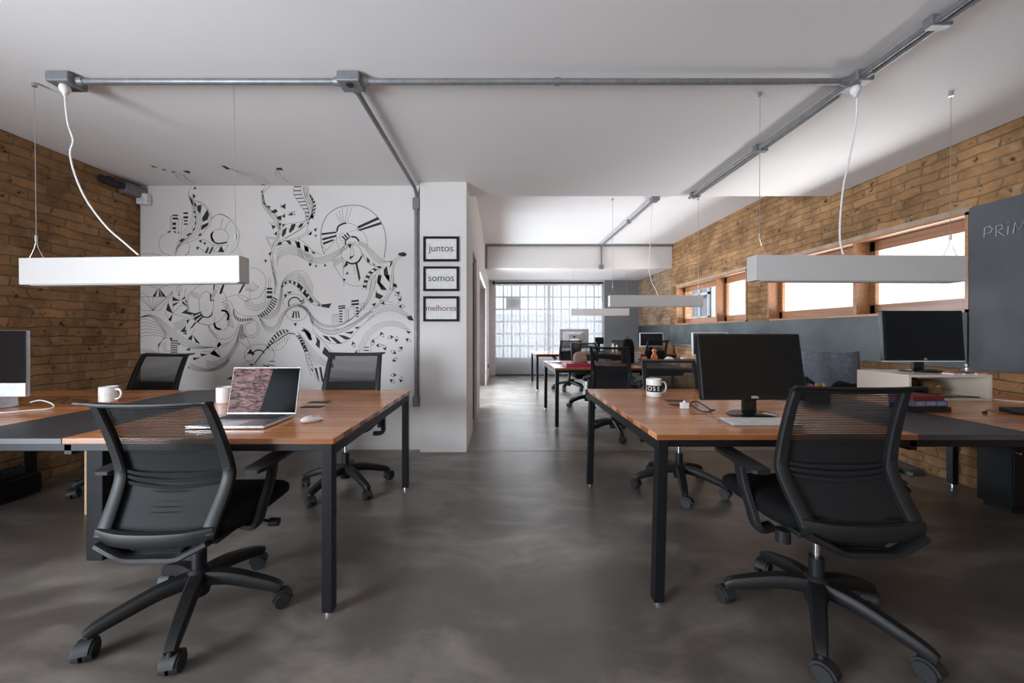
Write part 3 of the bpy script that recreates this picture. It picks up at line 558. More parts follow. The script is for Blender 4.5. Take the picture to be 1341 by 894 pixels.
Fl('d', [(625,422),(640,373),(648,378),(640,428)], [(652,376),(662,376),(665,427),(655,427)], [(668,373),(677,378),(687,427),(675,422)], [(638,464),(664,461),(655,490)], [(683,305),(715,289),(718,297),(688,313)], [(690,320),(718,304),(721,311),(694,326)], [(568,255),(592,248),(580,283)], [(588,236),(632,230),(610,250)])
Ln('d', [(495,0),(488,60),(508,130),(515,190),(500,250)]); Ln('d', [(477,0),(480,60),(498,130),(503,190),(495,250)]); Tb('d', [(494,90),(508,140),(515,200)], [(486,95),(499,145),(503,200)], 9, .3)
Ci('d', 390, 695, 110, 78, 100, 400); Ci('d', 385, 700, 45, 40, 180, 330, .012); Fl('d', [(418,766),(462,778),(458,786),(414,774)], [(445,762),(500,772),(500,778),(450,770)], [(460,740),(503,740),(503,746),(462,746)])
Pl('d', [(275,770),(290,740),(340,740),(350,720)]); Pl('d', [(270,720),(300,690)])
for k in range(5): Ln('d', [(0,735+k*12),(60,745+k*13),(150,700+k*12),(215,600+k*14),(240,520+k*12)])
# panel e
Ln('e', [(220,590),(205,540),(193,470),(200,370),(245,270),(330,207),(430,185),(540,192),(650,262),(718,370),(737,490),(722,625)], .006)
Fl('e', [(198,416),(320,403),(322,416),(200,434)], [(202,460),(322,430),(325,446),(207,479)], [(208,495),(298,466),(302,480),(214,514)], [(497,360),(668,281),(684,301),(505,380)], [(508,385),(690,323),(702,343),(515,399)])
for a, b in (((318,250),(355,325)), ((345,225),(370,330)), ((370,205),(385,325)), ((420,195),(393,328)), ((455,200),(410,330)), ((215,590),(320,470)), ((240,560),(200,520))): Pl('e', [a, b])
Ln('e', [(345,540),(325,480),(322,410),(350,355),(420,333),(480,352),(505,395),(500,400)]); Ln('e', [(327,400),(338,362),(372,340),(400,334)], .016); Ln('e', [(440,402),(510,388),(565,430),(582,500),(580,520)])
Fl('e', [(365,447),(375,438),(412,475),(403,483)], [(383,432),(394,424),(424,460),(415,467)], [(403,417),(414,409),(440,445),(430,450)])
Ci('e', 455, 490, 55, 42, 170, 360); Ln('e', [(400,512),(400,482),(430,455)], .012); Ln('e', [(450,447),(485,452),(510,480)], .016); Ln('e', [(355,480),(350,440),(385,410)]); Pl('e', [(355,500),(395,500)]); Pl('e', [(352,480),(395,480)])
Ln('e', [(360,575),(400,520),(470,508),(530,560),(522,630),(470,668),(410,655),(368,615),(360,575)]); Ln('e', [(410,657),(455,672),(505,655),(533,612)], .016)
Fl('e', [(413,510),(450,508),(440,548)], [(433,615),(477,598),(438,640)], [(378,712),(405,648),(422,682)], [(398,762),(415,738),(427,758)], [(378,795),(404,800),(385,823)], [(481,668),(498,668),(525,790),(512,822)])
Pl('e', [(378,650),(385,860)]); Pl('e', [(468,680),(480,760)]); Pl('e', [(455,520),(470,600)]); Pl('e', [(445,545),(440,615)]); Ln('e', [(300,680),(350,760),(400,830),(470,858),(535,855)])
Fw('e', [(0,535),(60,585),(150,622),(250,600),(350,550),(420,498),(520,490)], [(0,600),(80,650),(180,670),(290,640),(400,545)], 6)
Fl('e', [(0,478),(20,500),(20,545),(0,532)], [(55,513),(90,545),(90,577),(60,562)], [(110,568),(147,578),(140,594)], [(92,668),(117,675),(97,692)], [(150,678),(167,699),(142,698)], [(225,670),(242,690),(217,697)]); Ln('e', [(0,455),(60,500),(130,565),(200,598)])
Fw('e', [(520,488),(570,508),(640,580),(720,645),(785,652)], [(500,510),(560,540),(620,625),(700,680)], 5); Ln('e', [(520,540),(560,630),(610,680),(690,700)])
Fl('e', [(545,587),(560,625),(545,600)], [(573,612),(602,640),(602,668),(580,656)], [(618,658),(647,680),(640,690)], [(845,582),(890,574),(914,595),(890,614),(838,600)], [(780,648),(792,650),(786,680),(765,714)], [(718,722),(745,688),(757,760),(767,812),(740,792),(720,765)], [(690,762),(680,830),(745,893),(700,893),(663,830)], [(798,828),(837,867),(798,867)])
Ln('e', [(910,597),(840,615),(790,650),(760,655)]); Ln('e', [(880,607),(825,650),(802,720),(795,893)]); Ln('e', [(800,650),(785,760),(772,893)]); Ln('e', [(700,690),(600,780),(572,893)]); Ln('e', [(690,740),(650,830),(640,893)]); Ln('e', [(720,690),(630,790),(605,893)])
Tb('e', [(680,690),(600,735),(560,800),(538,893)], [(702,700),(622,755),(585,820),(567,893)], 6, .5)
Tb('e', [(95,90),(122,150),(125,220),(88,325)], [(106,95),(145,160),(148,220),(130,290)], 7, .55); Fw('e', [(35,25),(60,120),(80,200),(60,300)], [(85,30),(85,110),(120,190),(90,320)], 4)
Fl('e', [(80,432),(122,398),(110,432)], [(133,387),(162,368),(150,407)], [(136,430),(162,432),(150,450)], [(103,280),(127,260),(132,302)])
for k in range(7): Pl('e', [(290+k*12,640-k*4),(310+k*12,690-k*6)], .004)
# panel f
Fl('f', [(448,212),(510,205),(510,222),(448,228)], [(448,238),(512,232),(512,250),(448,255)], [(338,258),(397,251),(397,262),(340,269)], [(340,275),(397,267),(397,281),(342,286)], [(672,0),(702,0),(692,60),(748,125),(700,102),(663,60)], [(655,122),(662,148),(717,175),(690,203),(648,187)], [(618,242),(658,232),(640,264)], [(723,0),(768,0),(768,62),(742,32)],
   [(203,503),(250,513),(282,562),(230,532)], [(260,510),(310,523),(372,573),(330,574)], [(333,498),(390,506),(447,530),(400,543)], [(388,480),(472,468),(450,494)], [(468,440),(522,428),(500,452)], [(908,350),(950,338),(972,383),(930,377)], [(903,463),(950,475),(925,492)],
   [(38,438),(90,470),(122,540),(100,537),(70,482)], [(148,508),(187,550),(182,617),(148,582),(160,550)], [(223,598),(262,640),(260,697),(203,652)], [(290,648),(317,690),(300,718)], [(0,58),(32,90),(27,120),(0,102)], [(53,128),(82,165),(80,192),(48,160)], [(106,193),(132,215),(127,232),(106,227)], [(158,243),(192,250),(175,260)], [(193,247),(282,236),(262,277),(200,266)],
   [(108,785),(127,785),(127,812)], [(138,775),(160,778),(182,893),(165,862)], [(178,770),(196,768),(217,893),(200,893)])
Rc('f', 485, 510, (268,282), (294,307), (318,331), (341,350)); Rc('f', 346, 374, (297,308), (319,330), (341,352), (363,374), (384,395))
Pl('f', [(288,415),(288,335),(335,325),(335,405)]); Pl('f', [(305,330),(305,412)]); Pl('f', [(320,328),(320,408)]); Pl('f', [(392,300),(425,280),(425,380),(392,392)]); Pl('f', [(428,270),(470,262),(474,355)]); Pl('f', [(530,240),(555,232),(555,290)]); Pl('f', [(530,240),(530,300)])
for k in range(6): Pl('f', [(392,312+k*14),(425,305+k*14)])
Ln('f', [(802,0),(795,100),(740,200),(640,280),(500,388),(330,462)]); Ln('f', [(783,0),(770,110),(710,210),(600,290)]); Fw('f', [(650,0),(640,100),(590,230),(480,340),(350,412),(230,415),(150,370),(70,280),(0,240)], [(605,0),(600,120),(570,220),(460,360),(340,430),(220,435),(130,370),(60,290),(0,260)], 4)
Tb('f', [(100,350),(150,410),(230,455),(340,455),(460,400),(610,295)], [(108,385),(160,440),(240,492),(340,487),(470,425),(630,300)], 38, .35)
Ln('f', [(120,450),(220,550),(320,575),(420,547),(520,440),(640,330)]); Fw('f', [(640,280),(740,248),(840,268),(945,348)], [(560,400),(700,310),(820,305),(930,362)], 4)
Fw('f', [(510,612),(560,500),(660,412),(780,388),(880,410),(935,462)], [(540,650),(600,520),(700,440),(800,425),(905,455)], 4)
Tri('f', (700,490),(785,518),(825,545),(915,540),(865,610),(730,615),(670,590),(630,555),(810,650),(805,715),(462,572),(810,835),(862,883),(782,882),(840,150),(855,205),(860,262),(815,85),(715,235),(490,648))
Rc('f', 555, 595, (600,608), (625,635), (650,659)); Pl('f', [(610,570),(610,660)]); Ln('f', [(300,450),(340,452)])
Fw('f', [(0,-10),(60,50),(120,165),(190,240)], [(0,40),(60,110),(110,200),(190,250)], 4); Ln('f', [(0,120),(60,200),(140,250),(200,262)])
Tb('f', [(5,520),(38,600),(70,657)], [(20,517),(58,590),(86,640)], 5, .5); Fw('f', [(0,470),(60,540),(130,620),(230,722),(310,745)], [(20,520),(90,640),(150,720),(240,765),(300,770)], 5)
Ln('f', [(70,657),(90,740),(150,850),(180,893)]); Ln('f', [(40,440),(150,500),(240,590),(310,680)])
for k in range(6): Pl('f', [(78+k*6,670+k*18),(110+k*10,662+k*17)])
Pl('f', [(770,110),(870,180),(830,250)]); Pl('f', [(790,230),(740,215),(815,105)]); Pl('f', [(600,545),(660,530),(700,480)])
mo = struct(mur.obj('trim_mural', 'ink', recalc=False)); mo.name = 'trim_5'

# framed words on the column
WT = 133.15
def colP(x, y): return ((x-CX)/WT, H+(CY-y)/WT)
for word, yt, yb, mm, lab in (('juntos', 310, 342.5, 'print', 'top black framed print reading juntos on the white column'), ('somos', 349, 381.2, 'print', 'middle black framed print reading somos on the white column'), ('melhores', 388, 420.8, 'printred', 'lowest black framed print reading melhores in reddish letters')):
    x0, z1 = colP(554.7, yt); x1, z0 = colP(601, yb); xc, zc = (x0+x1)/2, (z0+z1)/2; hw, hh = (x1-x0)/2, (z1-z0)/2
    t = thing('framed_print', (xc, YC, zc), lab, 'picture', group='framed words on the column')
    m_ = MB(); e = .022
    for a, b in (((-hw,0,-hh),(-hw+e,0,hh)), ((hw-e,0,-hh),(hw,0,hh)), ((-hw+e,0,-hh),(hw-e,0,-hh+e)), ((-hw+e,0,hh-e),(hw-e,0,hh))): m_.box((a[0],-.022,a[2]), (b[0],-.001,b[2]))
    m_.obj('frame', 'frame', t, bevel=.002); MB().box((-hw+e, -.010, -hh+e), (hw-e, -.002, hh-e)).obj('sheet', 'paper', t)
    text('lettering', word, (0, -.0125, .006), .098 if word != 'melhores' else .080, mm, t)

# ---------------------------------------------------------------- conduits and boxes
ZC = CEIL-.035
def jbox(name, c, label, sx=.13, sy=.11, sz=.06, ports=((1, 0), (-1, 0))):
    t = thing(name, c, label, 'junction box')
    MB().box((-sx/2, -sy/2, -sz/2), (sx/2, sy/2, sz/2)).obj('housing', 'box', t, bevel=.008)
    for dx, dy in ports:
        a = Vector((dx*sx/2, dy*sy/2, 0)); MB().cyl(a, a+Vector((dx, dy, 0))*.035, .026, .021).obj('collar', 'box', t, shade=True)
    return t
def clamp(p, d, parent):
    d = Vector(d).normalized(); MB().cyl(Vector(p)-d*.014, Vector(p)+d*.014, .022).obj('clamp', 'box', parent, shade=True)
YCd = 2.158
t = thing('ceiling_conduit', (0, YCd, ZC), 'long grey metal conduit running across the near ceiling', 'conduit')
MB().cyl((-2.44, 0, 0), (-.93, 0, 0), .017).obj('pipe', 'zinc', t, shade=True); MB().cyl((-.80, 0, 0), (1.98, 0, 0), .017).obj('pipe', 'zinc', t, shade=True); clamp((.32, 0, 0), (1, 0, 0), t)
t = thing('ceiling_conduit', (-.868, 2.5, ZC), 'grey conduit on the ceiling above the mural running back to the wall', 'conduit')
MB().tube([(0, -.29, 0), (0, .5, 0), (0, 1.12, 0), (.01, 1.20, -.02), (.012, 1.245, -.06), (.012, 1.245, -.15)], .017, 12).obj('pipe', 'zinc', t, shade=True)
t = thing('wall_conduit', (-.856, YM-.028, 0), 'vertical grey conduit on the mural wall beside the column', 'conduit')
MB().cyl((0, 0, .50), (0, 0, 2.42), .020).obj('pipe', 'zinc', t, shade=True); MB().tube([(0, 0, 2.5), (.02, 0, 2.56), (.045, -.01, 2.645)], .010, 8).obj('branch', 'zinc', t, shade=True)
MB().box((-.034, -.025, 2.41), (.034, .02, 2.525)).obj('coupling', 'box', t, bevel=.006); MB().box((-.034, -.025, .44), (.034, .02, .54)).obj('outlet_box', 'box', t, bevel=.006)
XC = 2.04
t = thing('ceiling_conduit', (XC, 0, ZC), 'twin grey conduits running along the near ceiling towards the far room', 'conduit')
for dx in (-.022, .022):
    MB().cyl((dx, .4, 0), (dx, YCd-.07, 0), .016).obj('pipe', 'zinc', t, shade=True)
    MB().cyl((dx, YCd+.07, 0), (dx, YS-.05, 0), .016).obj('pipe', 'zinc', t, shade=True)
for y in (1.75, 2.95, YS-.12): MB().box((-.05, y-.02, -.022), (.05, y+.02, .03)).obj('clamp', 'box', t, bevel=.004)
t = thing('ceiling_conduit', (2.08, 0, CEIL2-.03), 'far grey conduit on the higher ceiling ending at the beam', 'conduit')
MB().tube([(0, 5.1, 0), (0, YB-.05, 0), (0, YB-.03, -.04), (0, YB-.03, -.46)], .02, 10).obj('pipe', 'zinc', t, shade=True)
MB().box((-.05, 5.03, -.03), (.05, 5.15, .03)).obj('end_box', 'box', t, bevel=.005); MB().box((-.045, YB-.06, -.49), (.045, YB, -.40)).obj('outlet_box', 'box', t, bevel=.005); MB().box((-.03, 6.1, -.025), (.03, 6.15, .03)).obj('clamp', 'box', t, bevel=.003)
t = thing('beam_conduit', (0, YB-.03, CEIL2-.03), 'thin grey conduit along the top edge of the far beam', 'conduit')
MB().cyl((XA+.03, 0, 0), (XR-.02, 0, 0), .02).obj('pipe', 'zinc', t, shade=True); MB().tube([(XA+.03, 0, 0), (XA+.02, 0, -.05), (XA+.02, 0, -.48)], .03, 8).obj('drop_pipe', 'box', t, shade=True)
for x in (.7, 1.85, 3.0): clamp((x, 0, 0), (1, 0, 0), t)
def gland(t, p=(0, 0, -.03)):
    MB().lathe([(.0, 0), (.022, 0), (.026, -.015), (.022, -.035), (.012, -.045), (.008, -.06), (0, -.06)], 14, p).obj('cable_gland', 'cable', t, shade=True)
t1 = jbox('junction_box', (-2.507, YCd, ZC), 'grey junction box at the left end of the ceiling conduit', ports=((1, 0),)); gland(t1, (0.0, -.01, -.03))
t2 = jbox('junction_box', (-.868, YCd, ZC), 'grey junction box at the T joint above the mural', ports=((1, 0), (-1, 0), (0, 1)))
MB().cyl((0, -.02, -.031), (0, -.02, -.036), .02).obj('knockout', 'rubber', t2)
t3 = jbox('junction_box', (XC, YCd, ZC), 'grey junction box where the right-hand conduits cross', sx=.10, sy=.13, ports=((-1, 0), (0, 1), (0, -1))); gland(t3)

# ---------------------------------------------------------------- pendant lamps
def lamp(loc, label, ceil, near, tilt=0, cord=None, wires=True):
    t = thing('pendant_lamp', loc, label, 'lamp', group='long white pendant lamps'); L_, Wd, Hh = 1.28, .088, .155
    t.rotation_euler = (0, -tilt, 0)
    MB().box((-L_/2, -Wd/2, 0), (L_/2, Wd/2, Hh)).obj('housing', 'lamp', t, bevel=.003)
    MB().box((-L_/2+.05, -Wd/2+.012, -.004), (L_/2-.02, Wd/2-.012, .002)).obj('diffuser', 'diffuser', t, bevel=.002)
    for k, sx in enumerate((-1, 1)):
        x = sx*(L_/2-.05); top = ceil-loc[2]
        m_ = MB(); m_.tube([(x, 0, .27), (x, 0, top)], .0016 if near else .002, 6); m_.tube([(x-.045, 0, Hh), (x-.012, 0, .22), (x, 0, .27)], .0012, 5); m_.tube([(x+.045, 0, Hh), (x+.012, 0, .22), (x, 0, .27)], .0012, 5)
        m_.cyl((x, 0, .26), (x, 0, .295), .006); m_.cyl((x, 0, top-.02), (x, 0, top), .012)
        m_.obj('suspension_wire', 'wire', t)
    if cord: MB().tube(smooth([Vector(p)-Vector(loc) for p in cord], 8), .0048, 8).obj('power_cord', 'cable', t, shade=True)
    return t
def at(x, y, Y): s = FPX/Y; return ((x-CX)/s, Y, H+(CY-y)/s)
lc = [at(x, y, Y) for x, y, Y in ((88,124,2.15),(89,140,2.15),(92,163,2.16),(98,183,2.17),(94,200,2.17),(100,228,2.18),(115,262,2.19),(140,296,2.2),(164,318,2.2),(182,334,2.2))]
lamp((-2.161, 2.214, 1.464), 'white rectangular pendant lamp hanging over the left workbench', CEIL, True, .012, lc)
rc = [at(x, y, Y) for x, y, Y in ((1121,124,2.16),(1121,150,2.18),(1117,180,2.2),(1110,215,2.24),(1104,245,2.27),(1100,285,2.3),(1100,315,2.31),(1104,333,2.314))]
lamp((2.183, 2.314, 1.493), 'grey-white pendant lamp hanging over the near right workbench', CEIL, True, -.004, rc)
lamp((2.12, 5.159, 1.533), 'second pendant lamp of the right-hand row in front of the window', CEIL2, False, 0, [at(x, y, 5.16) for x, y in ((854,270),(852,300),(851,330),(850,350),(853,368),(858,378),(862,387))])
lamp((2.163, 8.26, 1.55), 'farthest and smallest pendant lamp hanging near the blind', CEIL3, False, 0, [at(x, y, 8.26) for x, y in ((787,372),(786,385),(790,404))])

# ---------------------------------------------------------------- workbenches
def bench(xa, xw, y0, y1, label, splay=0, pedestal=True):
    t = thing('workbench', (xa, y0, 0), label, 'desk', group='long shared workbenches'); sg = 1 if xw > xa else -1; L_ = abs(xw-xa); D = y1-y0; zt, th = .740, .025
    def X(v): return sg*v
    b0, b1 = 1.13, 1.66
    MB().box((X(0), 0, zt-th), (X(b0), D, zt)).obj('wooden_top', 'wood', t, bevel=.003)
    MB().box((X(b0+.001), .0, zt-th), (X(b1), D, zt-.0005)).obj('black_centre_panel', 'blacktop', t, bevel=.002)
    MB().box((X(b1+.001), 0, zt-th), (X(L_), D, zt)).obj('wooden_top', 'wood', t, bevel=.003)
    m_ = MB(); zr = zt-th
    for y in (.02, D-.055): m_.box((X(.01), y, zr-.035), (X(L_-.02), y+.035, zr))
    for x in (.006, b0-.02, L_-.06): m_.box((X(x), .02, zr-.05), (X(x+.035), D-.02, zr-.004))
    m_.box((X(b0-.02), .2, zr-.09), (X(b1+.02), D-.2, zr-.04))
    m_.obj('underframe', 'blackmetal', t, bevel=.003)
    for lx in (.008, L_-.08):
        for ly in (0.002, D-.047):
            a = .045; sp = splay if lx < .1 else 0
            lo = [(X(lx+sp), ly, .012), (X(lx+a+sp), ly, .012), (X(lx+a+sp), ly+a, .012), (X(lx+sp), ly+a, .012)]; hi = [(X(lx), ly, zr-.002), (X(lx+a), ly, zr-.002), (X(lx+a), ly+a, zr-.002), (X(lx), ly+a, zr-.002)]
            lg = MB().hexa(lo, hi).obj('leg', 'blackmetal', t, bevel=.003)
            MB().cyl((X(lx+sp+a/2), ly+a/2, 0), (X(lx+sp+a/2), ly+a/2, .013), .017).obj('levelling_foot', 'chrome', lg)
    if pedestal:
        MB().box((X(1.365), .38, .0), (X(1.45), .40+.62, zr-.09)).obj('centre_pedestal', 'blackmetal', t, bevel=.004)
    for gx, gy in ((.42, .66), (.45, .80)):
        g = MB().box((X(gx-.06), gy-.03, zt-.0004), (X(gx+.06), gy+.03, zt+.003)).obj('cable_flap', 'plastic', t, bevel=.001)
    return t
TL = bench(-.697, -3.62, 1.553, 2.855, 'wood-topped workbench with a black centre panel on the left side of the room')
TR = bench(.668, 3.545, 1.612, 2.92, 'nearest wood-topped workbench on the right side of the room', -.018, False)
T2 = bench(.655, 3.545, 4.60, 5.82, 'second workbench on the right with a hat and books on its corner', -.005, False)
T3 = bench(.70, 3.545, 7.62, 8.98, 'farthest workbench on the right just before the blind', 0, False)

# ---------------------------------------------------------------- office chair
def make_chair():
    r = thing('office_chair', (0, 0, 0), '', 'chair', group='black mesh office chairs')
    # star base with casters
    m_ = MB(); m_.lathe([(0, .085), (.036, .085), (.042, .12), (.040, .185), (.030, .195), (0, .195)], 20)
    for k in range(5):
        a = k*2*PI/5; d = Vector((math.cos(a), math.sin(a), 0)); sd = Vector((-math.sin(a), math.cos(a), 0))
        P = smooth([d*.02+Vector((0,0,.155)), d*.12+Vector((0,0,.148)), d*.23+Vector((0,0,.118)), d*.295+Vector((0,0,.096)), d*.318+Vector((0,0,.080))], 4)
        n = len(P); m_.sweep(P, sd, [.060-.024*i/(n-1) for i in range(n)], [.056-.020*i/(n-1) for i in range(n)])
    base = m_.obj('base', 'softplastic', r, shade=True)
    wm = None
    for k in range(5):
        a = k*2*PI/5; d = Vector((math.cos(a), math.sin(a), 0))*.315
        if wm is None:
            m_ = MB()
            for s_ in (-1, 1): m_.cyl((.012, s_*.006, .034), (.012, s_*.029, .034), .034, .030, 20)
            m_.cyl((0, 0, .04), (0, 0, .088), .010, n=10)
            rings = [[Vector((.012+rr*math.cos(t), y, .034+rr*math.sin(t))) for t in [PI*.05+PI*.9*q/10 for q in range(11)]]+[Vector((.012+(rr-.012)*math.cos(t), y, .034+(rr-.012)*math.sin(t))) for t in [PI*.95-PI*.9*q/10 for q in range(11)]] for y, rr in ((-.022,.040),(.022,.040))]
            m_.ring_loft(rings)
            c = m_.obj('caster', 'rubber', base, shade=True); wm = c
        else: c = wm.copy(); C.objects.link(c)
        c.location = d; c.rotation_euler = (0, 0, [a+.5, a+2.2, a-1.0, a+1.2, a+2.9][k]); c.parent = base
    r['_'] = 0; del r['_']
    m_ = MB(); m_.cyl((0, 0, .19), (0, 0, .27), .026, n=16); m_.obj('column_sleeve', 'plastic', r, shade=True)
    MB().cyl((0, 0, .20), (0, 0, .395), .0135, n=16).obj('gas_column', 'chrome', r, shade=True)
    # mechanism
    m_ = MB(); m_.hexa([(-.07,-.19,.355),(.07,-.19,.355),(.06,.12,.345),(-.06,.12,.345)], [(-.11,-.20,.405),(.11,-.20,.405),(.12,.14,.408),(-.12,.14,.408)]); m_.cyl((0,0,.33),(0,0,.36),.035)
    me_ = m_.obj('seat_mechanism', 'plastic', r, bevel=.008)
    MB().tube([(.10, .06, .375), (.20, .06, .372), (.27, .05, .36)], .006, 8).obj('lever', 'plastic', me_, shade=True); MB().cyl((.262, .05, .36), (.30, .05, .36), .017).obj('knob', 'plastic', me_, shade=True)
    MB().cyl((-.225, -.13, .355), (-.225, -.13, .40), .025).obj('knob', 'plastic', me_, shade=True)
    # seat: rounded slab with waterfall front
    def seat(u, v, top):
        a = 2*PI*u; n = 5.6; cx_, sy_ = math.cos(a), math.sin(a)
        x = .262*math.copysign(abs(cx_)**(2/n), cx_); y = .236*math.copysign(abs(sy_)**(2/n), sy_)+.052
        return x, y
    rings = []
    for sc, z in ((.0, .412), (.80, .410), (.93, .416), (.99, .432), (1.0, .450), (.985, .468), (.93, .480), (.80, .486), (.5, .484), (.02, .482)):
        ring = []
        for k in range(48):
            x, y = seat(k/48, 0, 0); X_, Y_ = x*max(sc, .01), (y-.052)*max(sc, .01)+.052
            f = max(0, (Y_-.12)/.14); ring.append(Vector((X_, Y_, z-.018*f*f*(1 if z > .43 else .6))))
        rings.append(ring)
    MB().ring_loft(rings).obj('seat', 'fabric', r, shade=True)
    m_ = MB(); m_.prism([(-.21,-.19,.398),(.21,-.19,.398),(.215,.16,.398),(.18,.22,.393),(-.18,.22,.393),(-.215,.16,.398)], (0,0,.02)); m_.obj('seat_shell', 'plastic', r, bevel=.006)
    # back profile
    prof = [(-.205, .440), (-.185, .480), (-.142, .560), (-.118, .625), (-.124, .680), (-.158, .780), (-.196, .870), (-.222, .925)]
    hw = [.188, .190, .198, .203, .203, .200, .197, .194]
    pr = smooth([(w_, y, z) for w_, (y, z) in zip(hw, prof)], 5)
    fr = MB()
    for s_ in (-1, 1):
        n = len(pr); fr.sweep([(s_*p.x, p.y, p.z) for p in pr], (1, .0, 0), [.054-.022*i/(n-1)*1.0 for i in range(n)], [.030-.006*i/(n-1) for i in range(n)])
    # bottom band and top rail
    fr.sweep(smooth([(-.205,-.196,.445),(-.12,-.215,.436),(0,-.221,.433),(.12,-.215,.436),(.205,-.196,.445)], 5), (0, -.25, 1), .058, .030)
    fr.sweep(smooth([(-.208,-.222,.925),(-.1,-.234,.922),(0,-.238,.921),(.1,-.234,.922),(.208,-.222,.925)], 5), (0, -1, .15), .034, .018)
    fo = fr.obj('back_frame', 'softplastic', r, shade=True)
    lip = MB(); lp = smooth([(-.226,-.262,.936),(-.2,-.252,.932),(-.1,-.262,.928),(0,-.265,.927),(.1,-.262,.928),(.2,-.252,.932),(.226,-.262,.936)], 5)
    lip.sweep(lp, (0, -1, .25), [.018+.030*min(1, i/6, (len(lp)-1-i)/6) for i in range(len(lp))], .010); lip.obj('top_lip', 'softplastic', r, shade=True)
    # bracket under the frame
    br = MB(); br.sweep(smooth([(-.195,-.205,.418),(-.13,-.21,.385),(-.085,-.208,.366),(0,-.206,.364),(.085,-.208,.366),(.13,-.21,.385),(.195,-.205,.418)], 5), (0, -1, .1), .055, .022)
    br.hexa([(-.06,-.20,.355),(.06,-.20,.355),(.05,-.08,.352),(-.05,-.08,.352)], [(-.085,-.20,.378),(.085,-.20,.378),(.06,-.08,.385),(-.06,-.08,.385)])
    br.obj('back_bracket', 'plastic', r, shade=True)
    # mesh sheet, slightly in front of the frame
    def msh(u, v):
        k = u*(len(pr)-1); i = min(int(k), len(pr)-2); f = k-i; p = pr[i].lerp(pr[i+1], f); w_ = p.x-.008; x = -w_+2*w_*v
        return Vector((x, p.y+.012-.016*(1-(x/w_)**2)*(.4+.6*u), p.z))
    MB().grid(msh, 40, 14).obj('mesh_back', 'mesh', r, shade=True, recalc=False)
    # lumbar pad and straps
    def lum(u, v):
        z = .462+.166*u; w_ = .10+.075*min(1, u*1.35); x = -w_+2*w_*v
        k = next((j for j in range(len(pr)-1) if pr[j+1].z >= z), len(pr)-2); y = pr[k].y
        return Vector((x, y+.026-.012*(1-(x/w_)**2)+(.004*math.sin(u*55) if u > .62 else 0), z))
    MB().grid(lum, 40, 12).obj('lumbar_pad', 'lumbar', r, shade=True, solid=.008, recalc=False)
    st = MB()
    for z, dr in ((.600, .018), (.622, .012), (.642, .004)):
        st.sweep(smooth([(-.188, -.118, z+.008), (-.12, -.132, z), (0, -.137, z-dr*.6), (.12, -.132, z), (.188, -.118, z+.008)], 6), (0, 0, 1), .013, .003)
    st.obj('lumbar_strap', 'lumbar', r, shade=True)
    # armrests
    for s_ in (-1, 1):
        pd = []
        P = [(s_*.285, -.115, .638), (s_*.288, -.06, .643), (s_*.29, .03, .646), (s_*.292, .11, .650), (s_*.290, .17, .656)]
        q = smooth(P, 4); n = len(q); m_ = MB().sweep(q, (1, 0, 0), [.078*min(1, .6+.4*min(i, n-1-i)/2) for i in range(n)], [.024 if 0 < i < n-1 else .014 for i in range(n)])
        ar = m_.obj('armrest', 'plastic', r, shade=True)
        pp = smooth([(s_*.20, -.03, .395), (s_*.262, -.045, .40), (s_*.275, -.02, .47), (s_*.283, .02, .56), (s_*.285, .035, .638)], 5)
        m_ = MB(); m_.sweep(pp, (0, 1, 0), [.050 for i in pp], .028); m_.obj('armrest_post', 'softplastic', ar, shade=True)
    return r
proto = make_chair(); used = [False]
def chair(x, y, th, dz, ph, label, lean=0):
    r = proto if not used[0] else copy_tree(proto); used[0] = True
    r.location = (x, y, 0); r.rotation_euler = (0, 0, th); r['label'] = label
    for ch in r.children:
        n = ch.name.split('.')[0]
        if n == 'base': ch.rotation_euler = (0, 0, ph-th)
        elif n in ('column_sleeve', 'gas_column'): ch.location.z = (0 if n == 'column_sleeve' else dz)
        elif n == 'armrest': ch.location.z = min(dz, .01)
        else: ch.location.z = dz
        if lean and n in ('back_frame', 'top_lip', 'mesh_back', 'lumbar_pad', 'lumbar_strap', 'back_bracket'):
            pv = Vector((0, -.2, .44)); q = Matrix.Rotation(-lean, 3, 'X'); ch.rotation_euler = (-lean, 0, 0); ch.location = pv-q @ pv+Vector((0, 0, dz))
    return r
CH = [
 (-1.27, 1.572, .03, -.005, .117, 'black mesh office chair nearest the camera at the left workbench'),
 (1.279, 1.521, -.03, .045, .281, 'black mesh office chair nearest the camera at the right workbench, raised on its chrome column', .14),
 (1.34, 2.83, PI-.08, .02, .62, 'black mesh office chair across the near right workbench, behind the printed mug'),
 (2.72, 2.95, PI, .03, .3, 'black office chair across the near right workbench with a grey jacket over it'),
 (-1.18, 2.83, PI+.05, .075, .55, 'black mesh office chair across the left workbench, before the right half of the mural'),
 (-2.83, 2.90, PI-.1, .065, .2, 'black mesh office chair across the left workbench, in the corner by the brick wall'),
 (1.28, 4.30, -.5, .085, -PI/2, 'black mesh office chair pushed up to the near side of the second workbench'),
 (1.36, 5.98, PI, .07, 1.0, 'black mesh office chair across the second workbench, behind the tan hat'),
 (1.38, 7.68, 0, .08, .4, 'black mesh office chair at the near side of the farthest workbench, before the silver computer'),
 (2.92, 8.98, PI, .05, .4, 'black office chair behind the farthest workbench, against the grey end wall'),
 (3.02, 7.50, .1, .09, .8, 'black office chair by the chalkboard at the near side of the farthest workbench'),
]
for c in CH: chair(*c)

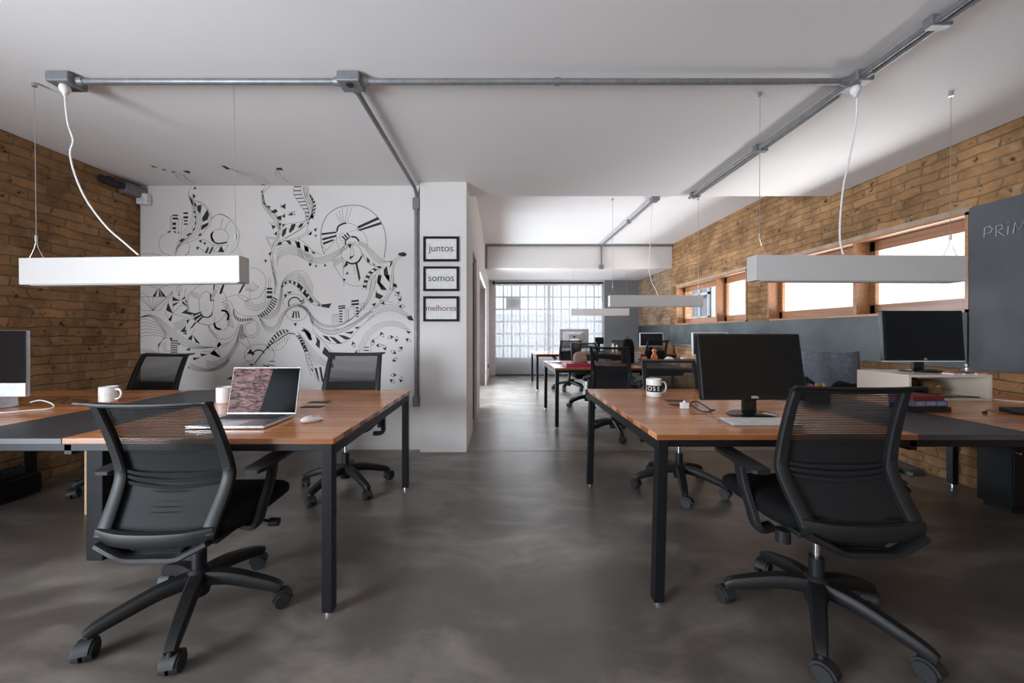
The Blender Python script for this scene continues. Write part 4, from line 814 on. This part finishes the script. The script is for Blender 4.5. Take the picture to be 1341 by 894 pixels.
# jacket over the chair back
def jk(u, v):
    x = -.235+.47*v; 
    if u < .5: t = u/.5; return Vector((x, -.02-.05*t+.012*math.sin(v*9), .55+.41*t))
    t = (u-.5)/.5; return Vector((x, .075+.01*math.sin(v*9+1)-.035*t+.02*t*math.sin(v*13), .96-.30*t))
jt = thing('jacket', (2.72, 3.17, .02), 'blue-grey jacket draped over the chair by the white desk shelf', 'jacket')
MB().grid(lambda u, v: Vector((-.235+.47*v, -.045-.03*math.cos(PI*min(u*1.1, 1))*0 + (-.035 if u < .47 else (.06 if u > .53 else .0)) + .010*math.sin(v*11+u*5), (.64+.36*min(u/.47, 1) if u < .5 else 1.0-.34*(u-.5)/.5)+.006*math.sin(v*7))), 30, 20).obj('cloth', 'jacket', jt, shade=True, solid=.008, recalc=False)

# ---------------------------------------------------------------- objects on the left workbench
ZT = .7402
def mug(loc, label, r=.046, h=.098, rz=0, band=None):
    t = thing('mug', loc, label, 'mug', rz)
    MB().lathe([(0, 0), (r*.9, 0), (r*.97, .004), (r, .012), (r, h-.002), (r-.002, h), (r-.004, h-.003), (r-.005, .008), (0, .006)], 32).obj('cup', 'ceramic', t, shade=True)
    MB().tube(smooth([(r*.97, 0, h*.80), (r+.022, 0, h*.80), (r+.034, 0, h*.55), (r+.024, 0, h*.28), (r*.97, 0, h*.18)], 6), .0058, 10).obj('handle', 'ceramic', t, shade=True)
    return t
m1 = mug((-2.49, 2.37, ZT), 'white mug with a small red print near the left computer')
MB().grid(lambda u, v: Vector((.0472*math.cos(PI+.35+u*.55), .0472*math.sin(PI+.35+u*.55), .032+.028*v)), 8, 1).obj('red_print', 'pink', m1)
mug((-1.735, 2.345, ZT), 'plain white mug half hidden behind the open laptop')
# laptop
lt = thing('laptop', (-1.255, 1.94, ZT), 'open silver laptop with a wall reflection painted glowing on its screen on the left workbench', 'laptop')
MB().box((-.18, -.247, .002), (.18, 0, .016)).obj('body', 'alu', lt, bevel=.004)
ks = MB()
for i in range(14):
    for j in range(5): x = -.148+i*.0212; y = -.118+j*.0215; ks.box((x, y, .0158), (x+.0175, y+.0178, .0172))
ks.obj('keyboard', 'darkkeys', lt); MB().box((-.052, -.235, .0156), (.052, -.145, .0164)).obj('trackpad', 'silver', lt, bevel=.001)
th = math.radians(12)
lid = MB().box((-.18, .0, .002), (.18, .008, .246)).obj('lid', 'alu', lt, bevel=.003); lid.location = (0, .012, .012); lid.rotation_euler = (-th, 0, 0)
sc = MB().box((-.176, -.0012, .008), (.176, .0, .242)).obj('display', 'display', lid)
ms = thing('mouse', (-.935, 1.845, ZT), 'white computer mouse beside the laptop', 'mouse', rz=-.75)
MB().ring_loft([[Vector((.029*sc_*math.cos(a), .056*sc_*math.sin(a), z*(1-.25*math.sin(a)))) for a in [2*PI*k/28 for k in range(28)]] for sc_, z in ((.8,.001),(.97,.006),(1,.010),(.9,.017),(.6,.0235),(.2,.026),(.01,.0262))]).obj('shell', 'ceramic', ms, shade=True)
MB().box((-.004, .018, .019), (.004, .038, .023)).obj('scroll_strip', 'silver', ms, bevel=.001)
def imac(loc, rz, label, back=False):
    t = thing('desktop_computer', loc, label, 'computer', rz)
    MB().box((-.325, -.012, .085), (.325, .012, .516)).obj('casing', 'alu', t, bevel=.008)
    MB().box((-.322, -.0145, .175), (.322, -.011, .513)).obj('screen_glass', 'screen', t, bevel=.001)
    MB().box((-.322, -.0145, .088), (.322, -.011, .174)).obj('chin', 'silver', t, bevel=.001)
    MB().ring_loft([[Vector((-.25,.012,.14)),Vector((.25,.012,.14)),Vector((.25,.012,.46)),Vector((-.25,.012,.46))],[Vector((-.12,.045,.22)),Vector((.12,.045,.22)),Vector((.12,.045,.40)),Vector((-.12,.045,.40))]]).obj('rear_bulge', 'alu', t, bevel=.01)
    MB().sweep(smooth([(0,.042,.30),(0,.10,.17),(0,.12,.03),(0,.11,.006),(0,.02,.004),(0,-.085,.004)], 5), (1,0,0), .19, .007).obj('stand', 'alu', t, shade=True)
    y = .046 if True else 0
    lg = MB(); lg.prism([(.024*math.cos(a)*(1-.10*math.cos(2*a)), y, .34+.027*math.sin(a)*(1 if math.sin(a) < .75 else .86)) for a in [2*PI*k/20 for k in range(20)]], (0, .001, 0)); lg.prism([(.002,y,.370),(.014,y,.385),(.010,y,.372)], (0,.001,0)); lg.obj('rear_emblem', 'plastic', t)
    return t
ic = imac((-2.955, 2.12, ZT), 0.03, 'silver all-in-one computer at the left edge of the picture'); ic.scale = (.815, .9, .875)
tag(MB().tube(smooth([(-2.76,2.19,ZT+.03),(-2.70,2.19,ZT+.042),(-2.63,2.19,ZT+.02),(-2.58,2.14,ZT+.005),(-2.64,2.08,ZT+.005),(-2.72,2.02,ZT+.005),(-2.95,1.95,ZT+.005)], 8), .0035, 8).obj('white_cable', 'cable', shade=True), 'white cable looping on the desk beside the left computer', 'cable')
tag(MB().tube(smooth([(-2.80,2.30,ZT+.006),(-2.72,2.36,ZT+.03),(-2.68,2.28,ZT+.006),(-2.60,2.36,ZT+.006),(-2.78,2.42,ZT+.006)], 8), .003, 8).obj('black_cable', 'rubber', shade=True), 'thin black cable behind the left computer', 'cable')

# under the left workbench
t = thing('cable_trunking', (-3.5, 2.45, 0), 'long black floor box against the brick wall under the left workbench', 'trunking')
MB().box((-.09, -.83, .02), (.09, .33, .15)).obj('cover', 'blackmetal', t, bevel=.01); MB().box((-.085, -.82, 0), (.085, .32, .02)).obj('foot_rail', 'plastic', t)
t = thing('power_strip', (-3.5, 2.62, .151), 'black power adapter sitting on the floor box by the brick wall', 'power adapter')
MB().box((-.04, -.10, 0), (.04, .10, .06)).obj('body', 'rubber', t, bevel=.006)
for k in range(3): MB().box((.006+.0, -.07+k*.05, .06), (.03, -.045+k*.05, .075)).obj('plug', 'rubber', t, bevel=.003)
tag(MB().tube(smooth([(-3.4,2.95,.006),(-3.25,3.05,.006),(-3.1,2.98,.03),(-2.95,3.12,.006),(-2.8,3.3,.006),(-3.2,3.5,.006)], 8), .006, 8).obj('floor_cable', 'rubber', shade=True), 'black cables trailing over the floor by the brick wall', 'cable')
t = thing('computer_stand', (-2.52, 2.46, 0), 'pale wooden side panel standing behind the left desk pedestal', 'stand')
MB().box((-.18, -.04, .0), (-.165, .04, .62)).obj('side_panel', 'palewood', t, bevel=.002); MB().box((.165, -.04, .0), (.18, .04, .62)).obj('side_panel', 'palewood', t, bevel=.002); MB().box((-.165, -.035, .05), (.165, .035, .07)).obj('shelf', 'palewood', t); MB().box((-.165, .03, .07), (.165, .04, .62)).obj('back_panel', 'palewood', t)
t = tag(MB().box((3.30, 2.42, .03), (3.55, 2.60, .655)).obj('under_desk_cabinet', 'blackmetal', bevel=.006), 'black cabinet under the right workbench against the brick wall', 'cabinet')
MB().box((3.32, 2.44, 0), (3.54, 2.58, .032)).obj('plinth', 'plastic', t); MB().box((3.305, 2.412, .05), (3.54, 2.42, .645)).obj('door', 'blackmetal', t, bevel=.002); MB().cyl((3.33, 2.40, .40), (3.33, 2.413, .40), .008).obj('lock', 'chrome', t)

# ---------------------------------------------------------------- objects on the near right workbench
def monitor(loc, rz, w_, h_, zb, label, brand=None, tilt=8, rim='bezel', stand='bezel', brandmat='silver', silver=False):
    t = thing('monitor', loc, label, 'monitor', rz); tl = math.radians(tilt)
    p = MB().box((-w_/2, -.018, 0), (w_/2, .018, h_)).obj('casing', rim, t, bevel=.006); p.location = (0, 0, zb); p.rotation_euler = (-tl, 0, 0)
    MB().box((-w_/2+.016, -.0195, .028), (w_/2-.016, -.017, h_-.016)).obj('screen', 'screen', p)
    MB().box((-w_*.3, .018, h_*.15), (w_*.3, .04, h_*.85)).obj('rear_cover', 'plastic', p, bevel=.01)
    if brand: text('maker_mark', brand, (0, -.0188, .0145), .017, brandmat, p)
    if silver: MB().box((-w_/2+.002, -.0195, -.004), (w_/2-.002, .012, .004)).obj('lower_trim', 'silver', p, bevel=.001)
    MB().box((-.035, .02, .01), (.035, .045, zb+.12)).obj('stand_neck', stand, t, bevel=.004)
    MB().ring_loft([[Vector((.125*s*math.cos(a), .01+.095*s*math.sin(a), z)) for a in [2*PI*k/32 for k in range(32)]] for s, z in ((1,0),(1,.006),(.9,.012),(.3,.020),(.01,.021))]).obj('stand_base', stand, t, shade=True)
    return t
monitor((1.33, 1.98, ZT), .02, .560, .352, .082, 'large black desktop monitor on the near right workbench', 'DELL', 9)
mg = mug((1.045, 2.57, ZT), 'cream mug with a dark lettered band on the near right workbench', .050, .122)
bn = MB(); rr = .0507
bn.grid(lambda u, v: Vector((rr*math.cos(PI+.05+u*2.85), rr*math.sin(PI+.05+u*2.85), .036+.044*v)), 24, 1); bn.obj('dark_band', 'frame', mg)
lm = bpy.data.objects
for i, ch_ in enumerate('OSE'):
    a = -PI/2-.62+i*.56-.28; text('letter', ch_, (.0514*math.cos(a), .0514*math.sin(a), .058), .040, 'ceramic', mg, rot=(PI/2, 0, a+PI/2), depth=.0004)
kb = thing('keyboard', (1.245, 1.81, ZT), 'white slim keyboard in front of the large black monitor', 'keyboard')
MB().hexa([(-.165,-.062,0),(.165,-.062,0),(.165,.062,0),(-.165,.062,0)], [(-.165,-.062,.006),(.165,-.062,.006),(.165,.062,.014),(-.165,.062,.014)]).obj('body', 'alu', kb, bevel=.002)
ks = MB()
for i in range(17):
    for j in range(6):
        x = -.160+i*.0190; y = -.056+j*.0190; z = .0068+.008*(y+.062)/.124; ks.box((x, y, z), (x+.016, y+.0155, z+.0025))
ks.obj('keys', 'keys', kb)
tag(MB().tube(smooth([(1.17,2.1,ZT+.006),(1.13,2.16,ZT+.04),(1.08,2.14,ZT+.03),(1.10,2.05,ZT+.006),(1.15,2.02,ZT+.02),(1.165,2.10,ZT+.006)], 8), .0035, 8).obj('black_cable', 'rubber', shade=True), 'curled black cable beside the foot of the large black monitor', 'cable')
t = thing('power_plug', (1.055, 2.16, ZT), 'small white plug by the cable flap of the near right workbench', 'plug'); MB().box((-.022, -.016, 0), (.022, .016, .035)).obj('body', 'ceramic', t, bevel=.005); MB().cyl((0, 0, .035), (0, 0, .045), .008).obj('strain_relief', 'cable', t)
# shelf unit
SH0, SH1, SY0, SY1, SZ = 2.612, 3.147, 2.40, 2.75, .907
sh = thing('desk_shelf', ((SH0+SH1)/2, SY0, ZT), 'cream desk riser shelf carrying a monitor at the right', 'shelf'); hw = (SH1-SH0)/2; hz = SZ-ZT
MB().box((-hw, 0, hz-.016), (hw, .35, hz)).obj('top_board', 'shelf', sh, bevel=.0015); MB().box((-hw, 0, 0), (hw, .35, .014)).obj('bottom_board', 'shelf', sh, bevel=.0015)
MB().box((-hw, 0, .014), (-hw+.016, .35, hz-.016)).obj('side_board', 'shelf', sh); MB().box((hw-.016, 0, .014), (hw, .35, hz-.016)).obj('side_board', 'shelf', sh)
MB().box((-hw+.016, .335, .014), (hw-.016, .345, hz-.016)).obj('back_board', 'shelf', sh)
monitor((2.925, 2.60, SZ+.0005), 0, .555, .352, .072, 'black monitor with a silver lower edge standing on the cream shelf', 'LG', 3, silver=True, stand='bezel')
t = thing('spray_bottle', (3.105, 2.50, SZ+.0005), 'small clear pump bottle beside the shelf monitor foot', 'bottle'); MB().lathe([(0,0),(.014,0),(.015,.005),(.015,.035),(.006,.045),(.006,.052),(0,.052)], 16).obj('body', 'alu', t, shade=True); MB().box((-.012,-.005,.052),(.006,.005,.062)).obj('pump', 'cable', t, bevel=.002)
for x, m_, lb in ((3.17-.07, 'pink', 'pink notepad on the shelf beside the pump bottle'), ): pass
for k, (x, m_, lb) in enumerate(((2.93, 'pink', 'pink notepad lying nearest the monitor on the cream shelf'), (3.005, 'green', 'dark green notepad between the two pink ones on the shelf'), (3.08, 'pink', 'pink notepad at the right end of the cream shelf'))):
    t = thing('notepad', (x, 2.43, SZ+.0005), lb, 'notepad', rz=.2, group='notepads on the cream shelf'); MB().box((-.04,-.028,0),(.04,.03,.008)).obj('pages', 'paper', t); MB().box((-.04,-.028,.008),(.04,.03,.012+.004*(k == 1))).obj('cover', m_, t)
t = thing('leather_pouch', (2.93, 2.58, ZT+.0145), 'brown leather pouch stuffed inside the open part of the shelf', 'pouch')
MB().ring_loft([[Vector((.10*s*math.cos(a)*(1+.1*math.sin(3*a)), .07*s*math.sin(a), z)) for a in [2*PI*k/28 for k in range(28)]] for s, z in ((.7,0),(1,.015),(1.02,.05),(.85,.085),(.5,.10),(.02,.102))]).obj('body', 'bag', t, shade=True); MB().tube(smooth([(-.08,-.06,.03),(0,-.085,.06),(.08,-.06,.035)], 6), .005, 6).obj('strap', 'bag', t); MB().box((-.01,-.078,.05),(.01,-.070,.068)).obj('buckle', 'yellow', t)
t = thing('headphones', (2.755, 2.50, ZT+.0145), 'black headphones and cable inside the shelf beside the pouch', 'headphones')
MB().tube(smooth([(-.06,0,.03),(-.05,0,.09),(.01,.01,.115),(.06,.02,.085),(.07,.02,.03)], 6), .009, 8).obj('headband', 'plastic', t, shade=True)
for sx in (-1, 1): MB().cyl((sx*.06-.012, .01, .036), (sx*.06+.012, .01, .036), .034).obj('ear_cup', 'plastic', t, shade=True)
tag(MB().tube(smooth([(2.80,2.46,ZT+.02),(2.9,2.43,ZT+.022),(3.0,2.45,ZT+.02),(3.09,2.42,ZT+.02)], 6), .004, 6).obj('pen', 'frame', shade=True), 'thin dark pen lying in the open shelf compartment', 'pen')
tag(MB().lathe([(0,0),(.012,0),(.016,.008),(.016,.022),(.008,.028),(0,.028)], 16, (2.50, 2.30, ZT)).obj('white_bottle_cap', 'ceramic', shade=True), 'small white cap on the desk in front of the shelf', 'cap')
for k, (m_, w_, d_, h_, lb) in enumerate((('bezel', .20, .14, .030, 'black boxed set at the bottom of the stack before the shelf'), ('purple', .19, .135, .032, 'violet-spined book in the middle of the stack before the shelf'), ('darkred', .19, .13, .022, 'dark red book on top of the stack before the shelf'))):
    z = ZT+(0, .0305, .063)[k]; t = thing('book', (2.365, 2.12+.01*k, z), lb, 'book', rz=.03*k, group='books stacked before the shelf')
    MB().box((-w_/2, -d_/2, 0), (w_/2, d_/2, h_)).obj('cover', m_, t, bevel=.002); MB().box((-w_/2+.004, -d_/2+.004, .004), (w_/2+.0012, d_/2-.004, h_-.004)).obj('pages', 'paper', t)
    if k == 1:
        for q in range(3): MB().box((-.085+q*.06, -d_/2-.001, .005), (-.035+q*.06, -d_/2+.001, .027)).obj('spine_panel', 'jacket', t)
kt = thing('keyboard', (2.96, 1.98, ZT), 'black keyboard with small feet at the right edge of the near right workbench', 'keyboard', rz=-.06)
MB().hexa([(-.22,-.075,.004),(.22,-.075,.004),(.22,.075,.004),(-.22,.075,.004)], [(-.22,-.075,.014),(.22,-.075,.014),(.22,.075,.028),(-.22,.075,.028)]).obj('body', 'bezel', kt, bevel=.003)
ks = MB()
for i in range(21):
    for j in range(6):
        x = -.213+i*.0203; y = -.068+j*.023; z = .0145+.014*(y+.075)/.15; ks.box((x, y, z), (x+.0165, y+.018, z+.005))
ks.obj('keys', 'darkkeys', kt)
for sx in (-.18, .18): MB().box((sx-.01,-.06,0),(sx+.01,.06,.006)).obj('foot', 'rubber', kt)
t = thing('sunglasses', (2.63, 2.02, ZT), 'small dark earphones lying left of the black keyboard', 'earphones')
MB().tube(smooth([(-.02,0,.006),(0,.01,.016),(.02,0,.014),(.035,-.015,.006)], 6), .005, 8).obj('cord', 'bag', t); MB().cyl((-.03,0,.007),(-.015,0,.007),.007).obj('earbud', 'rubber', t)
t.name = 'earphones'
tag(MB().tube(smooth([(3.18,2.6,ZT+.004),(3.22,2.4,ZT+.004),(3.35,2.3,ZT+.004),(3.5,2.25,ZT+.004)], 6), .0035, 6).obj('white_cable', 'cable', shade=True), 'white cable on the desk at the right end of the shelf', 'cable')
# pen holder
t = thing('marker_box', (1.99, 2.36, ZT), 'box of coloured markers standing beyond the nearest right chair', 'marker box', group=None); MB().box((-.065, -.025, 0), (.065, .025, .075)).obj('tray', 'plastic', t, bevel=.003)
for k, m_ in enumerate(('violet', 'pink', 'violet', 'yellow', 'orange', 'green', 'yellow', 'brown')): MB().cyl((-.054+k*.0155, 0, .02), (-.054+k*.0155, 0, .118-.006*(k % 3)), .0066, n=10).obj('marker', m_, t)

# ---------------------------------------------------------------- far workbenches
ht = thing('cap_hat', (1.033, 4.93, ZT+.052), 'tan baseball cap resting on the magenta book', 'hat', rz=.3)
MB().ring_loft([[Vector((.088*s*math.cos(a), .098*s*math.sin(a), z)) for a in [2*PI*k/28 for k in range(28)]] for s, z in ((1,0),(1.02,.04),(.97,.08),(.82,.11),(.5,.128),(.02,.133))]).obj('crown', 'tan', ht, shade=True)
MB().ring_loft([[Vector((.075*math.cos(a), -.085-.075*math.sin(a)*1.0, .018+z-.012*math.cos(a)**2)) for a in [PI*k/14 for k in range(15)]] for z in (0, .005)]).obj('peak', 'brown', ht); MB().cyl((0, -.098, .06), (0, -.104, .06), .03).obj('badge', 'brown', ht); MB().cyl((0, 0, .131), (0, 0, .140), .008).obj('button', 'brown', ht)
for k, (m_, x, w_, lb) in enumerate((('red', .92, .40, 'thick magenta book under the tan cap'),)):
    t = thing('book', (.97, 4.80, ZT), lb, 'book'); MB().box((-.16,-.12,0),(.16,.19,.05)).obj('cover', 'red', t, bevel=.003); MB().box((-.155,-.115,.006),(.163,.185,.044)).obj('pages', 'paper', t)
for k, (x, y, m_, lb) in enumerate(((1.30, 4.95, 'paper', 'white sheet of paper beside the magenta book'), (1.38, 5.25, 'pink', 'pinkish magazine beyond the magenta book'), (.85, 5.35, 'jacket', 'grey magazine behind the tan cap'))):
    t = thing('magazine', (x, y, ZT), lb, 'magazine', rz=.15*k); MB().box((-.105,-.14,0),(.105,.14,.004)).obj('pages', 'paper', t); MB().box((-.105,-.14,.004),(.105,.14,.006)).obj('front_page', m_, t)
imac((1.60, 8.28, ZT), PI, 'silver all-in-one computer seen from behind on the farthest workbench')
monitor((3.28, 8.2, ZT), -.1, .50, .31, .12, 'black monitor beside the chalkboard on the farthest workbench', None, 2, rim='silver')
monitor((2.98, 5.35, ZT), .03, .52, .34, .10, 'silver-rimmed monitor on the second workbench, mostly behind the large black one', None, 2, rim='silver')
monitor((2.22, 8.5, ZT), .3, .22, .16, .17, 'small monitor at the middle of the farthest workbench', None, 2, rim='bezel')
t = thing('bottle', (2.245, 5.50, ZT), 'orange bottle standing on the second workbench', 'bottle'); MB().lathe([(0,0),(.044,0),(.047,.01),(.047,.07),(.036,.10),(.024,.125),(.022,.15),(.033,.158),(.033,.185),(0,.187)], 24).obj('body', 'orange', t, shade=True)
MB().lathe([(0,.187),(.02,.187),(.02,.196),(0,.196)], 16).obj('stopper', 'orange', t, shade=True)
t = thing('jar', (2.09, 5.52, ZT), 'low orange jar left of the orange bottle', 'jar'); MB().lathe([(0,0),(.052,0),(.055,.008),(.055,.06),(.05,.072),(0,.072)], 24).obj('body', 'orange', t, shade=True); MB().lathe([(0,.072),(.045,.072),(.045,.084),(0,.084)], 20).obj('lid', 'orange', t, shade=True)
t = thing('paper_pile', (2.46, 5.50, ZT), 'crumpled white papers right of the orange bottle', 'papers')
MB().grid(lambda u, v: Vector((-.10+.20*u, -.07+.14*v, .012+.06*math.sin(PI*u)*math.sin(PI*v)+.018*math.sin(u*23+v*9)*math.sin(PI*u)*math.sin(PI*v))), 22, 14).obj('sheet', 'paper', t, shade=True, solid=.003); MB().box((-.10,-.075,0),(.11,.075,.012)).obj('stack', 'paper', t)
mug((2.66, 5.48, ZT), 'small white mug at the right end of the second workbench', .038, .08)
t = thing('white_phone', (1.99, 5.55, ZT), 'white plastic box behind the orange jar', 'box'); t.name = 'white_box'; MB().box((-.06,-.04,0),(.06,.04,.14)).obj('body', 'keys', t, bevel=.008); MB().box((-.062,-.042,.12),(.062,.042,.145)).obj('lid', 'silver', t, bevel=.004)
t = thing('paper_bag', (3.42, 7.74, ZT), 'brown paper bag on the farthest workbench by the chalkboard', 'bag'); MB().ring_loft([[Vector(p) for p in ((-.085,-.05,0),(.085,-.05,0),(.085,.05,0),(-.085,.05,0))],[Vector(p) for p in ((-.08,-.05,.1),(.085,-.052,.1),(.08,.05,.1),(-.08,.05,.1))],[Vector(p) for p in ((-.055,-.03,.22),(.065,-.032,.225),(.06,.03,.22),(-.05,.03,.22))]]).obj('body', 'brown', t, bevel=.004); MB().tube(smooth([(-.03,-.03,.21),(-.02,-.03,.26),(.03,-.03,.26),(.04,-.03,.21)], 5), .004, 6).obj('handle', 'brown', t)
for k, (x, h_, lb) in enumerate(((2.44, .20, 'slim white bottle, left of the pair on the farthest workbench'), (2.52, .17, 'shorter white bottle, right of the pair on the farthest workbench'))):
    t = thing('bottle', (x, 8.2, ZT), lb, 'bottle', group='white bottles on the farthest workbench'); MB().lathe([(0,0),(.026,0),(.028,.005),(.028,h_*.75),(.013,h_*.88),(0,h_*.88)], 16).obj('body', 'ceramic', t, shade=True); MB().cyl((0,0,h_*.87), (0,0,h_), .012).obj('cap', 'silver', t)
t = thing('backpack', (1.80, 5.35, ZT), 'black backpack standing on the second workbench beside the chairs', 'bag')
MB().ring_loft([[Vector((.085*s*math.copysign(abs(math.cos(a))**.6, math.cos(a)), .07*s*math.copysign(abs(math.sin(a))**.6, math.sin(a)), z)) for a in [2*PI*k/24 for k in range(24)]] for s, z in ((.9,0),(1.05,.03),(1.05,.20),(.9,.30),(.6,.34),(.05,.35))]).obj('body', 'fabric', t, shade=True); MB().tube(smooth([(-.02,0,.34),(-.015,0,.375),(.015,0,.375),(.02,0,.34)], 5), .006, 6).obj('handle', 'rubber', t); MB().box((-.055,-.082,.05),(.055,-.07,.17)).obj('pocket', 'fabric', t, bevel=.008)

# ---------------------------------------------------------------- devices at the top of the left wall
t = thing('security_camera', (XL+.05, 3.46, 2.575), 'black cylindrical camera high on the brick wall in the corner', 'camera')
MB().cyl((0, -.10, -.01), (0, .06, -.01), .035, n=18).obj('body', 'rubber', t, shade=True); MB().cyl((.0, .06, -.01), (0, .075, -.01), .028).obj('lens', 'bezel', t, shade=True); MB().box((-.048,-.03,-.02),(-.0,.03,.04)).obj('bracket', 'plastic', t)
t = thing('wall_bracket', (XL+.04, 3.66, 2.56), 'grey metal block in the corner beside the camera', 'bracket'); MB().box((-.04,-.10,-.05),(.04,.11,.06)).obj('body', 'box', t, bevel=.01); MB().cyl((0,-.1,.01),(0,-.12,.01),.012).obj('screw', 'rubber', t)
t = thing('motion_sensor', (XL+.07, 3.74, 2.51), 'small white sensor box in the corner at the top of the mural wall', 'sensor'); MB().box((-.055,-.03,-.055),(.055,.04,.055)).obj('body', 'ceramic', t, bevel=.015); MB().box((-.035,-.034,-.03),(.035,-.028,.02)).obj('sensor_window', 'silver', t, bevel=.004)
